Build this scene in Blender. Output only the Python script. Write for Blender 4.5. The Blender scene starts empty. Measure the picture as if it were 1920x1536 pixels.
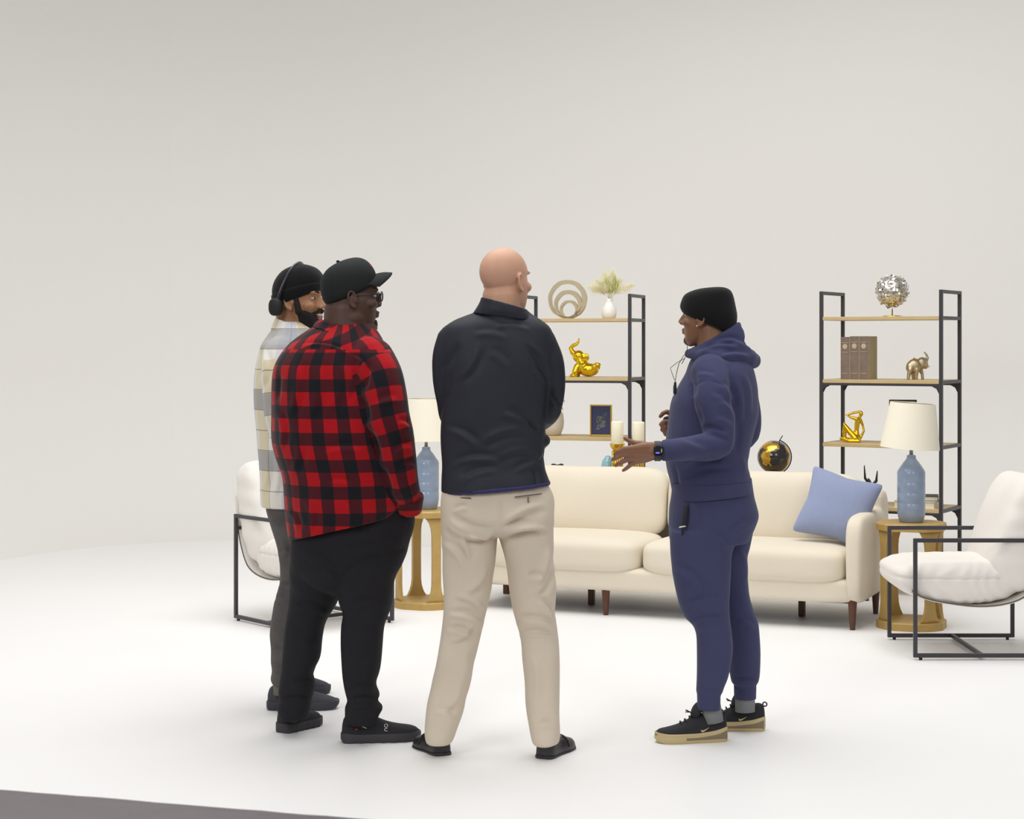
import bpy, bmesh, math, random
import numpy as np
from mathutils import Vector, Matrix

# ------------------------------------------------------------------ camera, world, light, exposure
scene = bpy.context.scene
COL = scene.collection
F = 3400.0            # focal length in pixels of the 1920 px wide frame
HZ = 645.0            # pixel row of the horizon
CAMZ = 1.5
cam_d = bpy.data.cameras.new('camera'); cam = bpy.data.objects.new('camera', cam_d); COL.objects.link(cam)
cam.location = (0, 0, CAMZ); cam.rotation_euler = (math.pi / 2, 0, 0)
cam_d.sensor_width = 36.0; cam_d.sensor_fit = 'HORIZONTAL'
cam_d.lens = 36.0 * F / 1920.0
cam_d.shift_y = -(768.0 - HZ) / 1920.0
cam_d.clip_end = 200
cam_d.dof.use_dof = False
scene.camera = cam

world = bpy.data.worlds.new('studio_air'); scene.world = world
world.use_nodes = True
_bg = world.node_tree.nodes['Background']
_bg.inputs[0].default_value = (1.0, 0.995, 0.99, 1); _bg.inputs[1].default_value = 0.30

def area(name, loc, target, size, power, color=(1, 0.994, 0.982), size_y=None, spread=180):
    l = bpy.data.lights.new(name, 'AREA'); l.energy = power; l.color = color
    l.spread = math.radians(spread); l.shape = 'RECTANGLE'; l.size = size; l.size_y = size_y or size
    o = bpy.data.objects.new(name, l); COL.objects.link(o)
    o.location = loc
    o.rotation_euler = (Vector(target) - Vector(loc)).to_track_quat('-Z', 'Y').to_euler()
    return o
area('overhead_bank', (0.0, 7.6, 6.0), (0.0, 7.9, 0), 6.0, 206, size_y=5.0, spread=150)
area('rear_bank', (0.4, 10.4, 5.8), (0.2, 9.6, 0), 5.0, 45, size_y=1.6, spread=150)
area('added_wall_fill', (1.9, 8.6, 5.4), (2.4, 13.0, 1.9), 4.5, 17, size_y=0.8, spread=140)  # added unseen lamp that lifts the back wall's brightness
area('added_wall_fill', (-3.6, 8.4, 5.4), (-3.4, 13.6, 1.9), 4.0, 44, size_y=0.8, spread=140)  # second added lamp, brightens the left wall
area('front_left_softbox', (-3.4, 1.2, 4.4), (-0.9, 7.2, 0.9), 2.6, 98, spread=150)
area('front_right_softbox', (3.0, 1.0, 4.4), (0.0, 7.2, 0.9), 2.6, 60, spread=150)

scene.view_settings.view_transform = 'Standard'
scene.view_settings.look = 'None'
scene.view_settings.gamma = 1.0
scene.view_settings.use_curve_mapping = False
scene.view_settings.exposure = 0.0

# ------------------------------------------------------------------ helpers
def W(x, y, d):
    """point of the place seen at pixel (x, y) that lies d metres in front of the camera plane"""
    return np.array([(x - 960.0) / F * d, d, CAMZ - (y - HZ) / F * d])
def ground(x, y):
    d = CAMZ * F / (y - HZ)
    return W(x, y, d)
def srgb(r, g, b):
    def f(c):
        c /= 255.0
        return c / 12.92 if c <= 0.04045 else ((c + 0.055) / 1.055) ** 2.4
    return (f(r), f(g), f(b), 1.0)

def empty(name, label, cat, loc=(0, 0, 0), rz=0.0, group=None):
    o = bpy.data.objects.new(name, None); COL.objects.link(o)
    o.location = loc; o.rotation_euler = (0, 0, rz); o.empty_display_size = 0.1
    o['label'] = label; o['category'] = cat
    if group: o['group'] = group
    return o
def tag(o, label, cat, group=None):
    o['label'] = label; o['category'] = cat
    if group: o['group'] = group
    return o
def root_of(o):
    while o.parent: o = o.parent
    return o
def copy_tree(o, parent=None):
    c = o.copy(); COL.objects.link(c)
    if parent: c.parent = parent
    for ch in list(o.children): copy_tree(ch, c)
    return c

class MB:
    """collects shapes; build() links them as one mesh object"""
    def __init__(s): s.v = []; s.f = []; s.n = 0
    def add(s, v, f):
        v = np.asarray(v, float); s.v.append(v)
        n = s.n; s.f.extend([tuple(i + n for i in q) for q in f]); s.n += len(v)
        return s
    def arr(s): return np.vstack(s.v)
    def xf(s, fn):
        s.v = [fn(s.arr())]; return s
    def loft(s, rings, cap=True, closed=False):
        R = [np.asarray(r, float) for r in rings]; m = len(R[0]); k = len(R)
        v = np.vstack(R); f = []
        rng = k if closed else k - 1
        for i in range(rng):
            a = i * m; b = ((i + 1) % k) * m
            for j in range(m):
                j2 = (j + 1) % m
                f.append((a + j, a + j2, b + j2, b + j))
        if cap and not closed:
            c0 = R[0].mean(0); c1 = R[-1].mean(0)
            v = np.vstack([v, c0, c1]); n0 = k * m; n1 = n0 + 1
            for j in range(m):
                j2 = (j + 1) % m
                f.append((j2, j, n0)); f.append(((k - 1) * m + j, (k - 1) * m + j2, n1))
        return s.add(v, f)
    def tube(s, pts, rad, n=12, flat=1.0, dome=True, up=(0, 0, 1)):
        P = [np.asarray(p, float) for p in pts]
        if not hasattr(rad, '__len__'): rad = [rad] * len(P)
        rad = list(rad)
        T = []
        for i in range(len(P)):
            a = P[max(i - 1, 0)]; b = P[min(i + 1, len(P) - 1)]
            t = b - a; T.append(t / (np.linalg.norm(t) + 1e-12))
        u = np.cross(np.asarray(up, float), T[0])
        if np.linalg.norm(u) < 1e-3: u = np.cross((0, 1, 0), T[0])
        u /= np.linalg.norm(u)
        rings = []; an = np.linspace(0, 2 * math.pi, n, endpoint=False)
        def ring(c, t, u, r):
            w = np.cross(t, u)
            return c + r * (np.cos(an)[:, None] * u + flat * np.sin(an)[:, None] * w)
        U = []
        for i in range(len(P)):
            u = u - T[i] * np.dot(u, T[i]); u /= (np.linalg.norm(u) + 1e-12); U.append(u.copy())
        if dome:
            for a in (80, 55, 28):
                a = math.radians(a); rings.append(ring(P[0] - T[0] * rad[0] * math.sin(a), T[0], U[0], rad[0] * math.cos(a)))
        for i in range(len(P)): rings.append(ring(P[i], T[i], U[i], rad[i]))
        if dome:
            for a in (28, 55, 80):
                a = math.radians(a); rings.append(ring(P[-1] + T[-1] * rad[-1] * math.sin(a), T[-1], U[-1], rad[-1] * math.cos(a)))
        return s.loft(rings)
    def lathe(s, prof, c=(0, 0, 0), n=32):
        an = np.linspace(0, 2 * math.pi, n, endpoint=False); c = np.asarray(c, float)
        rings = [np.stack([c[0] + r * np.cos(an), c[1] + r * np.sin(an), np.full(n, c[2] + z)], 1) for r, z in prof]
        return s.loft(rings)
    def box(s, c, size, bev=0.0, seg=2, rot=None):
        bm = bmesh.new(); bmesh.ops.create_cube(bm, size=1.0)
        bmesh.ops.scale(bm, vec=size, verts=bm.verts)
        if bev > 0: bmesh.ops.bevel(bm, geom=list(bm.edges), offset=bev, segments=seg, profile=0.5, affect='EDGES')
        bm.verts.index_update()
        v = np.array([x.co[:] for x in bm.verts]); f = [tuple(x.index for x in q.verts) for q in bm.faces]; bm.free()
        if rot is not None: v = v @ np.array(rot).T
        return s.add(v + np.asarray(c, float), f)
    def sbox(s, c, half, n=5.0, seg=14, fn=None):
        """soft box: superellipsoid on a cube grid"""
        g = np.linspace(-1, 1, seg + 1); vs = []; fs = []; idx = {}
        g = np.tan(g * math.pi / 4)
        def vid(p):
            k = tuple(np.round(p, 6))
            if k not in idx: idx[k] = len(vs); vs.append(p)
            return idx[k]
        for ax in range(3):
            for sg in (-1, 1):
                for i in range(seg):
                    for j in range(seg):
                        q = []
                        for (a, b) in ((i, j), (i + 1, j), (i + 1, j + 1), (i, j + 1)):
                            p = [0, 0, 0]; p[ax] = float(sg); p[(ax + 1) % 3] = g[a]; p[(ax + 2) % 3] = g[b]
                            q.append(vid(p))
                        fs.append(tuple(q if sg > 0 else q[::-1]))
        v = np.array(vs)
        nn = np.asarray(n if hasattr(n, '__len__') else (n, n, n), float)
        av = np.abs(v) + 1e-9
        lo = np.zeros(len(v)); hi = np.full(len(v), 1.0001)
        for _ in range(30):
            mid = (lo + hi) / 2
            val = ((av * mid[:, None]) ** nn).sum(1)
            lo = np.where(val < 1, mid, lo); hi = np.where(val < 1, hi, mid)
        v = v * lo[:, None]
        if fn is not None: v = fn(v)
        return s.add(v * np.asarray(half, float) + np.asarray(c, float), fs)
    def ell(s, c, r, seg=10, rot=None):
        t = MB().sbox((0, 0, 0), r, n=2.0, seg=seg); v = t.arr()
        if rot is not None: v = v @ np.array(rot).T
        return s.add(v + np.asarray(c, float), t.f)
    def torus(s, c, R, r, ax='y', n=48, m=12, rr=None):
        rings = []
        for i in range(n):
            a = 2 * math.pi * i / n; b = np.linspace(0, 2 * math.pi, m, endpoint=False)
            rad = R + r * np.cos(b); z = (rr or r) * np.sin(b)
            if ax == 'y': p = np.stack([rad * math.cos(a), z, rad * math.sin(a)], 1)
            elif ax == 'z': p = np.stack([rad * math.cos(a), rad * math.sin(a), z], 1)
            else: p = np.stack([z, rad * math.cos(a), rad * math.sin(a)], 1)
            rings.append(p + np.asarray(c, float))
        return s.loft(rings, closed=True)
    def mesh(s, name, org=None):
        v = s.arr()
        if org is not None: v = v - np.asarray(org, float)
        me = bpy.data.meshes.new(name)
        me.from_pydata([tuple(p) for p in v], [], s.f); me.validate(verbose=False); me.update()
        bm = bmesh.new(); bm.from_mesh(me); bmesh.ops.recalc_face_normals(bm, faces=bm.faces); bm.to_mesh(me); bm.free()
        return me
    def build(s, name, mat, parent=None, world=False, smooth=True, angle=None):
        org = None
        if world and parent is not None: org = np.array(root_of(parent).location)
        me = s.mesh(name, org)
        return finish(name, me, mat, parent, smooth, angle)

def finish(name, me, mat, parent, smooth=True, angle=None):
    o = bpy.data.objects.new(name, me); COL.objects.link(o)
    if mat: me.materials.append(mat)
    if smooth:
        me.polygons.foreach_set('use_smooth', [True] * len(me.polygons))
        if angle:
            bm = bmesh.new(); bm.from_mesh(me)
            a = math.radians(angle)
            for e in bm.edges:
                if len(e.link_faces) == 2 and e.calc_face_angle(0) > a: e.smooth = False
            bm.to_mesh(me); bm.free()
    me.update()
    if parent: o.parent = parent
    return o

def remesh(mb, voxel=0.006, smooth=4, org=None, factor=0.5):
    """voxel union of all shapes in mb, returned as a plain mesh"""
    me = mb.mesh('tmp', org)
    o = bpy.data.objects.new('tmp', me); COL.objects.link(o)
    m = o.modifiers.new('r', 'REMESH'); m.mode = 'VOXEL'; m.voxel_size = voxel; m.adaptivity = 0
    if smooth:
        m2 = o.modifiers.new('s', 'SMOOTH'); m2.factor = factor; m2.iterations = smooth
    dg = bpy.context.evaluated_depsgraph_get()
    ev = o.evaluated_get(dg); out = bpy.data.meshes.new_from_object(ev)
    bpy.data.objects.remove(o); bpy.data.meshes.remove(me)
    out.materials.clear()
    return out
def get_co(me):
    a = np.empty(len(me.vertices) * 3); me.vertices.foreach_get('co', a); return a.reshape(-1, 3)
def get_no(me):
    a = np.empty(len(me.vertices) * 3); me.vertices.foreach_get('normal', a); return a.reshape(-1, 3)
def set_co(me, co):
    me.vertices.foreach_set('co', co.ravel()); me.update()
def wav(co, scale, seed=0, k=14, stretch=(1, 1, 1)):
    """smooth pseudo noise, about -1..1"""
    r = np.random.RandomState(seed); p = co * np.asarray(stretch) / scale; out = np.zeros(len(co))
    w = p + 0.6 * np.sin(p @ r.normal(0, .7, (3, 3)) + r.rand(3) * 6)
    for _ in range(k):
        d = r.normal(0, 1, 3); d /= np.linalg.norm(d)
        out += np.sin(w @ d * (3.0 + 4 * r.rand()) + r.rand() * 6.28)
    return out / math.sqrt(k) / 0.9
def folds(me, org, strokes=(), noise=(), gain=1.35):
    """real cloth folds: strokes are (x1,y1,x2,y2,width,depth_mm[,kind]) laid on the near side; noise (scale, amp, stretch, seed)"""
    co = get_co(me); no = get_no(me); wco = co + np.asarray(org)
    disp = np.zeros(len(co))
    for (sc, amp, st, seed) in noise:
        n = wav(wco, sc, seed, stretch=st)
        disp += amp * (1 - np.abs(n) * 1.3) if amp > 0 else -amp * n
    px = 960 + F * wco[:, 0] / wco[:, 1]; py = HZ + F * (CAMZ - wco[:, 2]) / wco[:, 1]
    face = np.clip((0.25 - no[:, 1]) / 0.4, 0, 1)
    for st in strokes:
        x1, y1, x2, y2, w, a = st[:6]; kind = st[6] if len(st) > 6 else 'f'
        L = math.hypot(x2 - x1, y2 - y1); tx, ty = (x2 - x1) / L, (y2 - y1) / L
        s = (px - x1) * tx + (py - y1) * ty; sd = (px - x1) * -ty + (py - y1) * tx
        sd = sd + 0.10 * L * np.sin(np.clip(s / L, 0, 1) * math.pi) * (1 if kind != 'v' else 0.5)
        end = np.clip(s / L * 3.2, 0, 1) * np.clip((1 - s / L) * 3.2, 0, 1); end = end * end * (3 - 2 * end)
        q = sd / w
        g = (q * np.exp(-q * q * 1.2) * 2.0) if kind == 'f' else (-np.exp(-q * q * 2.0) if kind == 'v' else np.exp(-q * q * 1.5))
        disp += gain * a * 0.001 * g * end * face
    set_co(me, co + no * disp[:, None])

def cr(P, sub):
    """Catmull-Rom resampling of rows"""
    P = np.asarray(P, float); out = []; n = len(P)
    for i in range(n - 1):
        p0 = P[max(i - 1, 0)]; p1 = P[i]; p2 = P[i + 1]; p3 = P[min(i + 2, n - 1)]
        for k in range(sub):
            t = k / sub
            out.append(0.5 * ((2 * p1) + (-p0 + p2) * t + (2 * p0 - 5 * p1 + 4 * p2 - p3) * t * t + (-p0 + 3 * p1 - 3 * p2 + p3) * t ** 3))
    out.append(P[-1]); return np.array(out)

# ------------------------------------------------------------------ materials
def mat(name, col, rough=0.6, metal=0.0, spec=0.4, bump=None, var=None, coat=0.0, sheen=0.0, sss=0.0, trans=0.0):
    """bump=(scale, strength, distance); var=(scale, amount) patchy colour of the stuff itself"""
    m = bpy.data.materials.new(name); m.use_nodes = True; nt = m.node_tree; N = nt.nodes; L = nt.links
    b = N['Principled BSDF']
    b.inputs['Base Color'].default_value = col; b.inputs['Roughness'].default_value = rough
    b.inputs['Metallic'].default_value = metal; b.inputs['Specular IOR Level'].default_value = spec
    b.inputs['Coat Weight'].default_value = coat; b.inputs['Sheen Weight'].default_value = sheen
    b.inputs['Sheen Roughness'].default_value = 0.5
    if sss: b.inputs['Subsurface Weight'].default_value = sss; b.inputs['Subsurface Radius'].default_value = (0.02, 0.008, 0.004); b.inputs['Subsurface Scale'].default_value = 0.4
    if trans: b.inputs['Transmission Weight'].default_value = trans
    tc = N.new('ShaderNodeTexCoord')
    if var:
        n = N.new('ShaderNodeTexNoise'); n.inputs['Scale'].default_value = var[0]; n.inputs['Detail'].default_value = 4
        L.new(tc.outputs['Object'], n.inputs['Vector'])
        mx = N.new('ShaderNodeMix'); mx.data_type = 'RGBA'; mx.blend_type = 'MIX'
        a = var[1]
        mx.inputs['A'].default_value = tuple(c * (1 - a) for c in col[:3]) + (1,)
        mx.inputs['B'].default_value = tuple(min(1, c * (1 + a)) for c in col[:3]) + (1,)
        L.new(n.outputs['Fac'], mx.inputs['Factor']); L.new(mx.outputs['Result'], b.inputs['Base Color'])
    if bump:
        n = N.new('ShaderNodeTexNoise'); n.inputs['Scale'].default_value = bump[0]; n.inputs['Detail'].default_value = 3
        L.new(tc.outputs['Object'], n.inputs['Vector'])
        bp = N.new('ShaderNodeBump'); bp.inputs['Strength'].default_value = bump[1]; bp.inputs['Distance'].default_value = bump[2]
        L.new(n.outputs['Fac'], bp.inputs['Height']); L.new(bp.outputs['Normal'], b.inputs['Normal'])
    return m
M = {}
M['cyc'] = mat('white_studio_paint', srgb(235, 233, 229), 0.75, spec=0.25, var=(0.5, 0.008), bump=(90, 0.05, 0.002))
M['floorw'] = mat('white_floor_paint', srgb(241, 240, 239), 0.5, spec=0.3, var=(1.6, 0.015), bump=(60, 0.04, 0.001))
M['floord'] = mat('grey_studio_floor', srgb(112, 106, 108), 0.55, var=(7, 0.12), bump=(140, 0.15, 0.002))
M['cream'] = mat('cream_upholstery', srgb(223, 213, 194), 0.85, spec=0.2, bump=(420, 0.25, 0.002), var=(5, 0.03), sheen=0.15)
M['white'] = mat('white_upholstery', srgb(232, 227, 220), 0.9, spec=0.2, bump=(420, 0.25, 0.002), var=(6, 0.02), sheen=0.1)
M['piping'] = mat('dark_piping', srgb(95, 88, 80), 0.7)
M['frame'] = mat('black_powdercoat', srgb(56, 53, 58), 0.42, spec=0.5)
M['walnut'] = mat('walnut_leg', srgb(92, 58, 44), 0.5, var=(30, 0.2))
M['oak'] = mat('pale_oak_board', srgb(196, 172, 126), 0.55, var=(12, 0.12))
M['goldwood'] = mat('antique_gold_paint', srgb(186, 154, 90), 0.5, spec=0.5, metal=0.15, var=(22, 0.12), bump=(60, 0.2, 0.002))
M['gold'] = mat('polished_gold', srgb(236, 196, 48), 0.22, metal=1.0, bump=(40, 0.15, 0.002))
M['brass'] = mat('brass', srgb(226, 188, 84), 0.25, metal=1.0)
M['champ'] = mat('champagne_metal', srgb(205, 190, 158), 0.35, metal=1.0, bump=(180, 0.5, 0.003))
M['silver'] = mat('silver_leaf', srgb(222, 218, 210), 0.25, metal=1.0)
M['bluecer'] = mat('blue_glazed_ceramic', srgb(134, 150, 174), 0.3, spec=0.6, var=(14, 0.2), coat=0.4)
M['shade'] = mat('cream_linen_shade', srgb(240, 233, 214), 0.85, spec=0.15, bump=(500, 0.2, 0.001))
M['nickel'] = mat('satin_nickel', srgb(190, 186, 172), 0.35, metal=0.9)
M['bluepil'] = mat('blue_cotton', srgb(142, 152, 181), 0.9, spec=0.15, bump=(500, 0.4, 0.002), var=(40, 0.05), sheen=0.2)
M['black'] = mat('matt_black', srgb(34, 33, 36), 0.6)
M['wax'] = mat('ivory_wax', srgb(248, 240, 216), 0.5, sss=0.3)
M['whitecer'] = mat('white_ceramic', srgb(240, 238, 234), 0.3, coat=0.3)
M['stone'] = mat('pale_stoneware', srgb(222, 214, 200), 0.6)
M['peach'] = mat('peach_petal', srgb(240, 190, 150), 0.7, var=(30, 0.1))
M['plume'] = mat('cream_pampas', srgb(253, 250, 228), 0.9, spec=0.05)
_n = M['plume'].node_tree; _t = _n.nodes.new('ShaderNodeBsdfTranslucent'); _t.inputs[0].default_value = srgb(254, 251, 232)
_x = _n.nodes.new('ShaderNodeMixShader'); _x.inputs[0].default_value = 0.5
_n.links.new(_n.nodes['Principled BSDF'].outputs[0], _x.inputs[1]); _n.links.new(_t.outputs[0], _x.inputs[2])
_n.links.new(_x.outputs[0], _n.nodes['Material Output'].inputs['Surface'])
M['green'] = mat('green_leaf', srgb(176, 186, 96), 0.7, var=(60, 0.2))
M['navy'] = mat('navy_print', srgb(62, 66, 104), 0.6)
M['sage'] = mat('sage_ink', srgb(108, 116, 112), 0.6)
M['teal'] = mat('pale_teal_glass', srgb(140, 186, 200), 0.15, coat=0.5)
M['purple'] = mat('indigo_glass', srgb(66, 48, 120), 0.2)
M['paper'] = mat('cream_paper', srgb(228, 220, 200), 0.8, bump=(300, 0.4, 0.001))
M['spine'] = mat('old_brown_leather', srgb(124, 106, 94), 0.6, var=(30, 0.25), bump=(120, 0.3, 0.002))
M['cover'] = mat('tan_cloth_cover', srgb(172, 158, 124), 0.7, var=(16, 0.12))
M['spinemark'] = mat('faded_gilt', srgb(190, 168, 140), 0.5)

def plaid_mat(name, kind):
    m = bpy.data.materials.new(name); m.use_nodes = True; nt = m.node_tree; N = nt.nodes; L = nt.links
    b = N['Principled BSDF']; b.inputs['Roughness'].default_value = 0.92; b.inputs['Specular IOR Level'].default_value = 0.12
    b.inputs['Sheen Weight'].default_value = 0.12
    at = N.new('ShaderNodeAttribute'); at.attribute_name = 'cloth'
    sp = N.new('ShaderNodeSeparateXYZ'); L.new(at.outputs['Vector'], sp.inputs[0])
    def mth(op, a, bb=None, c=None):
        n = N.new('ShaderNodeMath'); n.operation = op
        for i, x in enumerate((a, bb, c)):
            if x is None: continue
            if isinstance(x, (int, float)): n.inputs[i].default_value = x
            else: L.new(x, n.inputs[i])
        return n.outputs[0]
    def mix(fac, a, c):
        n = N.new('ShaderNodeMix'); n.data_type = 'RGBA'
        if isinstance(fac, (int, float)): n.inputs['Factor'].default_value = fac
        else: L.new(fac, n.inputs['Factor'])
        for nm, x in (('A', a), ('B', c)):
            if isinstance(x, tuple): n.inputs[nm].default_value = x
            else: L.new(x, n.inputs[nm])
        return n.outputs['Result']
    def band(src, pitch, lo, hi, soft=0.012):
        fr = mth('FRACT', mth('DIVIDE', src, pitch))
        n = N.new('ShaderNodeMapRange'); n.clamp = True
        L.new(fr, n.inputs['Value']); n.inputs['From Min'].default_value = lo - soft; n.inputs['From Max'].default_value = lo + soft
        n2 = N.new('ShaderNodeMapRange'); n2.clamp = True
        L.new(fr, n2.inputs['Value']); n2.inputs['From Min'].default_value = hi - soft; n2.inputs['From Max'].default_value = hi + soft
        return mth('SUBTRACT', n.outputs[0], n2.outputs[0])
    at2 = N.new('ShaderNodeAttribute'); at2.attribute_name = 'sleeve'
    sp2 = N.new('ShaderNodeSeparateXYZ'); L.new(at2.outputs['Vector'], sp2.inputs[0])
    u0, v0, yk = sp.outputs[0], sp.outputs[1], sp.outputs[2]
    th = math.radians(-17); cs, sn = math.cos(th), math.sin(th)
    ur = mth('SUBTRACT', mth('MULTIPLY', u0, cs), mth('MULTIPLY', v0, sn)); vr = mth('ADD', mth('MULTIPLY', u0, sn), mth('MULTIPLY', v0, cs))
    isy = mth('GREATER_THAN', yk, 0.0); iss = mth('GREATER_THAN', sp2.outputs[2], 0.0)
    def sel(f, x, y): return mth('ADD', mth('MULTIPLY', y, f), mth('MULTIPLY', x, mth('SUBTRACT', 1.0, f)))
    u = sel(iss, sel(isy, u0, ur), sp2.outputs[0]); v = sel(iss, sel(isy, v0, vr), sp2.outputs[1])
    if kind == 'red':
        bu = band(u, 0.094, 0.5, 0.98); bv = band(v, 0.098, 0.5, 0.98)
        red = srgb(170, 21, 29); mid = srgb(76, 25, 32); blk = srgb(27, 28, 33)
        c = mix(bv, mix(bu, red, mid), mix(bu, mid, blk))
    else:
        yel = band(u, 0.24, 0.02, 0.34); lav = band(u, 0.24, 0.62, 0.98)
        c = mix(mth('MULTIPLY', yel, 0.9), srgb(240, 236, 228), srgb(226, 214, 180))
        c = mix(mth('MULTIPLY', lav, 0.75), c, srgb(212, 213, 222))
        gr = band(v, 0.246, 0.02, 0.34)
        c = mix(mth('MULTIPLY', gr, 0.72), c, srgb(150, 152, 158))
        ln = mth('MAXIMUM', band(u, 0.24, 0.34, 0.352, 0.003), mth('MAXIMUM', mth('MAXIMUM', band(u, 0.24, 0.80, 0.812, 0.003), band(v, 0.246, 0.34, 0.356, 0.003)), mth('MAXIMUM', band(v, 0.246, 0.008, 0.024, 0.003), band(v, 0.246, 0.67, 0.686, 0.003))))
        c = mix(mth('MULTIPLY', ln, 0.6), c, srgb(92, 92, 88))
    L.new(c, b.inputs['Base Color'])
    tc = N.new('ShaderNodeTexCoord')
    n = N.new('ShaderNodeTexNoise'); n.inputs['Scale'].default_value = 380; L.new(tc.outputs['Object'], n.inputs['Vector'])
    bp = N.new('ShaderNodeBump'); bp.inputs['Strength'].default_value = 0.3; bp.inputs['Distance'].default_value = 0.002
    L.new(n.outputs['Fac'], bp.inputs['Height']); L.new(bp.outputs['Normal'], b.inputs['Normal'])
    return m
M['redplaid'] = plaid_mat('red_black_flannel', 'red')
M['palplaid'] = plaid_mat('cream_grey_flannel', 'pale')
M['jacket'] = mat('dark_navy_nylon', srgb(37, 39, 49), 0.62, spec=0.35, bump=(25, 0.25, 0.006), var=(8, 0.08))
M['khaki'] = mat('khaki_chino', srgb(214, 201, 183), 0.85, spec=0.2, bump=(30, 0.25, 0.006), var=(6, 0.04))
M['blackjean'] = mat('black_denim', srgb(34, 33, 37), 0.85, spec=0.2, bump=(30, 0.4, 0.006), var=(10, 0.15))
M['greyjean'] = mat('washed_charcoal_denim', srgb(92, 88, 87), 0.85, spec=0.2, bump=(45, 0.5, 0.006), var=(16, 0.4))
M['fleece'] = mat('indigo_fleece', srgb(66, 68, 99), 0.95, spec=0.12, bump=(60, 0.15, 0.004), sheen=0.10, var=(9, 0.05))
M['knit'] = mat('black_knit', srgb(24, 24, 26), 0.95, spec=0.15, bump=(260, 0.7, 0.003), sheen=0.1)
M['capcloth'] = mat('black_twill', srgb(33, 36, 37), 0.8, spec=0.25, bump=(300, 0.3, 0.001))
M['skinpale'] = mat('fair_skin', srgb(206, 160, 134), 0.5, spec=0.4, sss=0.15, var=(16, 0.07), bump=(200, 0.1, 0.001))
M['skindark'] = mat('deep_brown_skin', srgb(84, 59, 50), 0.55, spec=0.4, sss=0.1, var=(20, 0.1), bump=(200, 0.1, 0.001))
M['skinmid'] = mat('brown_skin', srgb(168, 122, 88), 0.45, spec=0.4, sss=0.12, var=(20, 0.08), bump=(200, 0.1, 0.001))
M['skinbrown'] = mat('warm_brown_skin', srgb(138, 98, 74), 0.45, spec=0.4, sss=0.1, var=(20, 0.1), bump=(200, 0.1, 0.001))
M['hair'] = mat('black_hair', srgb(26, 22, 22), 0.8, bump=(220, 0.9, 0.003))
M['stubble'] = mat('trimmed_stubble', srgb(84, 62, 50), 0.8)
M['leather'] = mat('black_leather', srgb(36, 33, 36), 0.38, spec=0.5, bump=(120, 0.15, 0.001))
M['shoeblk'] = mat('black_mesh_upper', srgb(36, 35, 40), 0.8, bump=(350, 0.5, 0.002))
M['shoesole'] = mat('dark_grey_rubber', srgb(60, 59, 64), 0.7)
M['gum'] = mat('tan_gum_rubber', srgb(190, 172, 128), 0.5)
M['gumdark'] = mat('clear_brown_rubber', srgb(128, 112, 88), 0.35)
M['foam'] = mat('slate_foam', srgb(62, 63, 71), 0.75, var=(14, 0.12))
M['mark'] = mat('white_print', srgb(226, 226, 222), 0.6)
M['redmark'] = mat('red_stitching', srgb(208, 54, 34), 0.7)
M['sock'] = mat('grey_sock', srgb(126, 128, 130), 0.95, bump=(240, 0.6, 0.002))
M['olive'] = mat('olive_sock', srgb(110, 108, 92), 0.95, bump=(240, 0.6, 0.002))
M['glass'] = mat('clear_lens', (1, 1, 1, 1), 0.02, trans=1.0)
M['eyew'] = mat('eye_white', srgb(196, 186, 178), 0.3)
M['iris'] = mat('dark_iris', srgb(40, 26, 20), 0.15)
M['teeth'] = mat('teeth', srgb(236, 230, 220), 0.3)
M['lips'] = mat('lips', srgb(150, 96, 88), 0.45)
M['screen'] = mat('watch_glass', srgb(14, 14, 30), 0.08, coat=0.6)
M['screenlit'] = mat('lit_watch_digits', srgb(110, 100, 220), 0.4)
_b = M['screenlit'].node_tree.nodes['Principled BSDF']; _b.inputs['Emission Color'].default_value = srgb(120, 110, 240); _b.inputs['Emission Strength'].default_value = 0.8

def globe_mat():
    m = bpy.data.materials.new('black_gold_globe'); m.use_nodes = True; N = m.node_tree.nodes; L = m.node_tree.links
    b = N['Principled BSDF']; b.inputs['Roughness'].default_value = 0.16
    tc = N.new('ShaderNodeTexCoord'); n = N.new('ShaderNodeTexNoise'); n.inputs['Scale'].default_value = 9.0; n.inputs['Detail'].default_value = 3.0
    n.noise_dimensions = '4D'; n.inputs['W'].default_value = 3.4
    L.new(tc.outputs['Object'], n.inputs['Vector'])
    r = N.new('ShaderNodeMapRange'); L.new(n.outputs['Fac'], r.inputs['Value']); r.inputs['From Min'].default_value = 0.535; r.inputs['From Max'].default_value = 0.55
    mx = N.new('ShaderNodeMix'); mx.data_type = 'RGBA'; mx.inputs['A'].default_value = srgb(40, 36, 36); mx.inputs['B'].default_value = srgb(206, 160, 50)
    L.new(r.outputs[0], mx.inputs['Factor']); L.new(mx.outputs['Result'], b.inputs['Base Color'])
    mt = N.new('ShaderNodeMath'); mt.operation = 'MULTIPLY'; mt.inputs[1].default_value = 0.7; L.new(r.outputs[0], mt.inputs[0]); L.new(mt.outputs[0], b.inputs['Metallic'])
    b.inputs['Coat Weight'].default_value = 0.5
    return m
M['globe'] = globe_mat()

# ------------------------------------------------------------------ the studio
def struct(o):
    o['kind'] = 'structure'; return o
PHI = math.radians(27)
e1 = np.array([math.cos(PHI), -math.sin(PHI)]); e2 = np.array([math.sin(PHI), math.cos(PHI)])
CORN = np.array([-2.62, 14.4])       # where the two foot lines of the curved wall meet
RF, RC, HT = 1.3, 1.6, 8.0           # floor curve, corner curve, height
def prof():
    p = []
    for i in range(17):
        a = i / 16 * math.pi / 2
        p.append((RF * math.sin(a), RF * (1 - math.cos(a))))
    for z in (1.8, 2.5, 3.5, 5, 6.5, HT): p.append((RF, z))
    return p
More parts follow.
